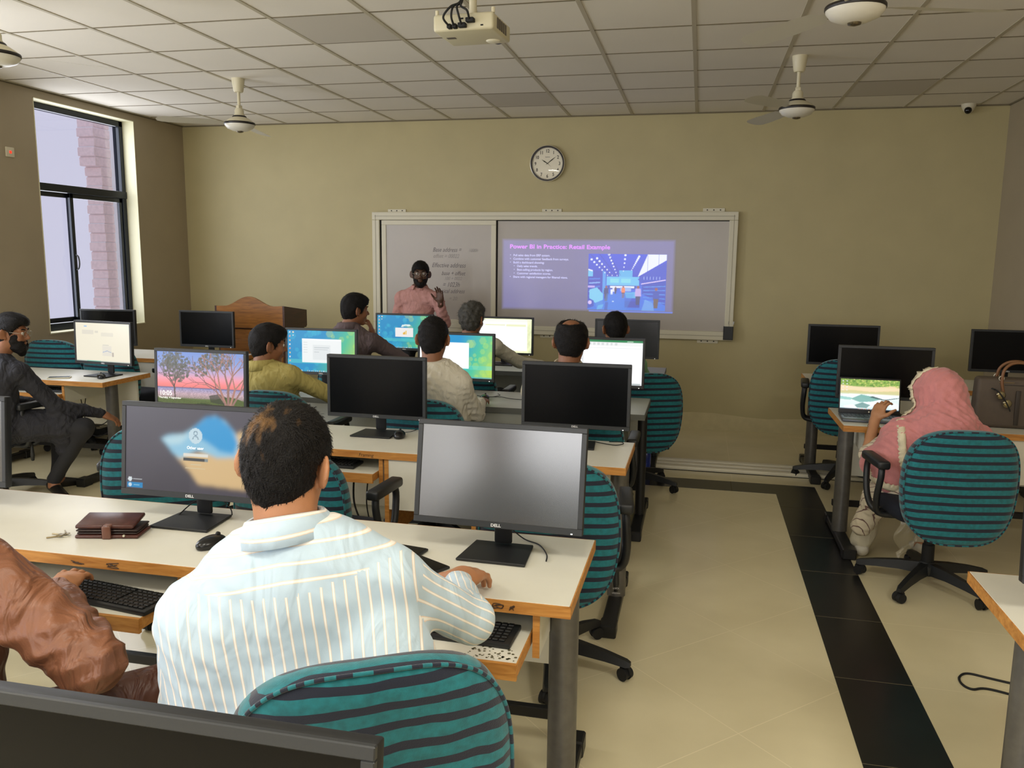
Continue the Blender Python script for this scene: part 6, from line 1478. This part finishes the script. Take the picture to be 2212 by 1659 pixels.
def scarf():
    s = SDF()
    s.ell(Wk(0, -.025, .032), (.112, .130, .116), Rk.T, .03); s.ell(Wk(0, -.10, -.02), (.085, .06, .09), Rk.T, .05)          # over the crown
    s.ell(Wk(0, .02, -.02), (.085, .088, .115), Rk.T, .04); s.cone(Wk(0, -.07, -.03), (1.345, 4.63, .86), .085, .10, .06)
    s.cone(Wk(.0, .0, -.08), (1.28, 4.70, .83), .085, .115, .06)
    s.cone((1.28, 4.69, .83), (1.46, 4.68, .77), .10, .085, .06); s.cone((1.28, 4.69, .83), (1.10, 4.70, .77), .105, .085, .06)
    s.cone((1.28, 4.62, .78), (1.30, 4.58, .60), .15, .16, .08); s.cone((1.12, 4.68, .76), (.985, 4.72, .60), .085, .085, .06); s.cone((1.10, 4.66, .74), (1.06, 4.62, .54), .10, .095, .06); s.cone((1.44, 4.66, .74), (1.46, 4.64, .56), .08, .08, .06)
    tor = wrink(5, .0075, 50); fz = fuzz(4, .0015, 60)
    fc = Wk(0, .175, -.035); c0 = V(1.28, 4.70, .80)
    def clip(P):
        f1 = .135-np.linalg.norm((P-fc)@Rk/V(.78, 1.0, 1.1), axis=-1)
        hem = .455+.035*np.sin(P[..., 0]*9)-P[..., 2]+.22*np.clip(1.03-P[..., 0], 0, 1)*-.2
        return np.maximum(f1, hem)
    return s.mesh(.007, lambda P: tor(P)+fz(P), clip)
sc_v, sc_q = scarf(); sco = put('headscarf', [(sc_v, sc_q)], [m], rk, orgk)
# lace edging: scalloped bands along the face opening, the front edge and the hem
def lace(bm, pts, nrmf, w_=.034, amp=.009, per=.022):
    P_ = [Vector(p) for p in smoothpath(pts, 14)]; L = 0; prev = None; rows = []
    for i, p in enumerate(P_):
        d = (P_[min(i+1, len(P_)-1)]-P_[max(i-1, 0)]).normalized()
        if i: L += (p-P_[i-1]).length
        n = nrmf(p); s = d.cross(n).normalized(); sc_ = amp*abs(math.sin(PI*L/per))
        rows.append([bm.verts.new(p-s*(w_*.35)+n*.004), bm.verts.new(p+n*.007), bm.verts.new(p+s*(w_*.65+sc_)+n*.004)])
    for a, b in zip(rows, rows[1:]):
        for j in range(2): bm.faces.new((a[j], b[j], b[j+1], a[j+1]))
orgv = Vector(orgk); cen_h = Vector(Wk(0, -.02, 0))-orgv; from mathutils.bvhtree import BVHTree
svv = relax(sc_v, sc_q, 1)-np.array(orgk); bvh = BVHTree.FromPolygons([Vector(v) for v in svv], [tuple(int(i) for i in q) for q in sc_q])
def snap(p):
    r = bvh.find_nearest(Vector(p)); return r[0], r[1]
cam0 = Vector((0, 0, 1.697))-orgv
def seen(p):
    t = Vector(p)-orgv; r = bvh.ray_cast(cam0, (t-cam0).normalized())
    return r[0] if r[0] is not None and (r[0]-t).length < .5 else bvh.find_nearest(t)[0]
bm = B(); face = [snap(Vector(Wk(.112*math.cos(a), .085, -.03+.150*math.sin(a)))-orgv)[0] for a in np.linspace(-.1, PI+.5, 17)]
def nout(p):
    n = snap(p)[1]; return n if n.dot(p-cen_h) > 0 else -n
lace(bm, face, nout)
cb_ = Vector((1.27, 4.68, .65))-orgv
def nout2(p):
    n = snap(p)[1]; return n if n.dot(p-cb_) > 0 else -n
edge_ = [seen(q) for q in ((1.262, 4.75, 1.138), (1.195, 4.75, 1.105), (1.142, 4.75, 1.024), (1.128, 4.75, .934), (1.118, 4.75, .862))]
lace(bm, edge_, nout2)
front = [seen(q) for q in ((1.05, 4.5, .89), (1.062, 4.5, .804), (1.075, 4.5, .707), (1.087, 4.5, .621), (1.097, 4.5, .55))]
lace(bm, front, nout2)
hem = [seen(q) for q in ((.915, 4.6, .60), (.945, 4.6, .545), (1.001, 4.6, .505), (1.06, 4.6, .488), (1.125, 4.6, .492))]
lace(bm, hem[::-1], nout2); sm_ = fin('lace_trim', bm, MATS['lace'], rk, smooth=180)
md = sm_.modifiers.new('th', 'SOLIDIFY'); md.thickness = .003
bm = B(); c = Vector((.998, 4.905, .765))-orgv; pts = [c+Vector((.031*math.cos(a), .031*math.sin(a), .012*math.sin(a))) for a in np.linspace(0, 2*PI, 20, endpoint=False)]; tube(bm, pts, .0018, 6, closed=True); fin('bracelet', bm, nmat('gold', (200, 160, 80), .25, metal=.9), rk, smooth=180)
# plastic wrapping hanging off her chair
pw = SDF()
sh_ = thing('plastic_wrap', 'torn clear plastic wrapping hanging under the woman\'s chair', 'plastic wrap', (1.10, 4.36, 0))
bm = B(); rows = []; rr = random.Random(8)
for i in range(14):
    t = i/13; row = []
    for j in range(7):
        u = j/6; w0 = .10*(1-t)+.03
        row.append(bm.verts.new(((u-.5)*w0+.02*math.sin(t*9+u*3)-.04*t, .018*math.sin(u*11+t*8), .395-.19*t+.012*math.sin(u*7+t*5))))
    rows.append(row)
for a, b in zip(rows, rows[1:]):
    for j in range(6): bm.faces.new((a[j], a[j+1], b[j+1], b[j]))
fin('wrap_sheet', bm, nmat('clear_film', (220, 210, 180), .12, alpha=.16, spec=.9), sh_, smooth=180)
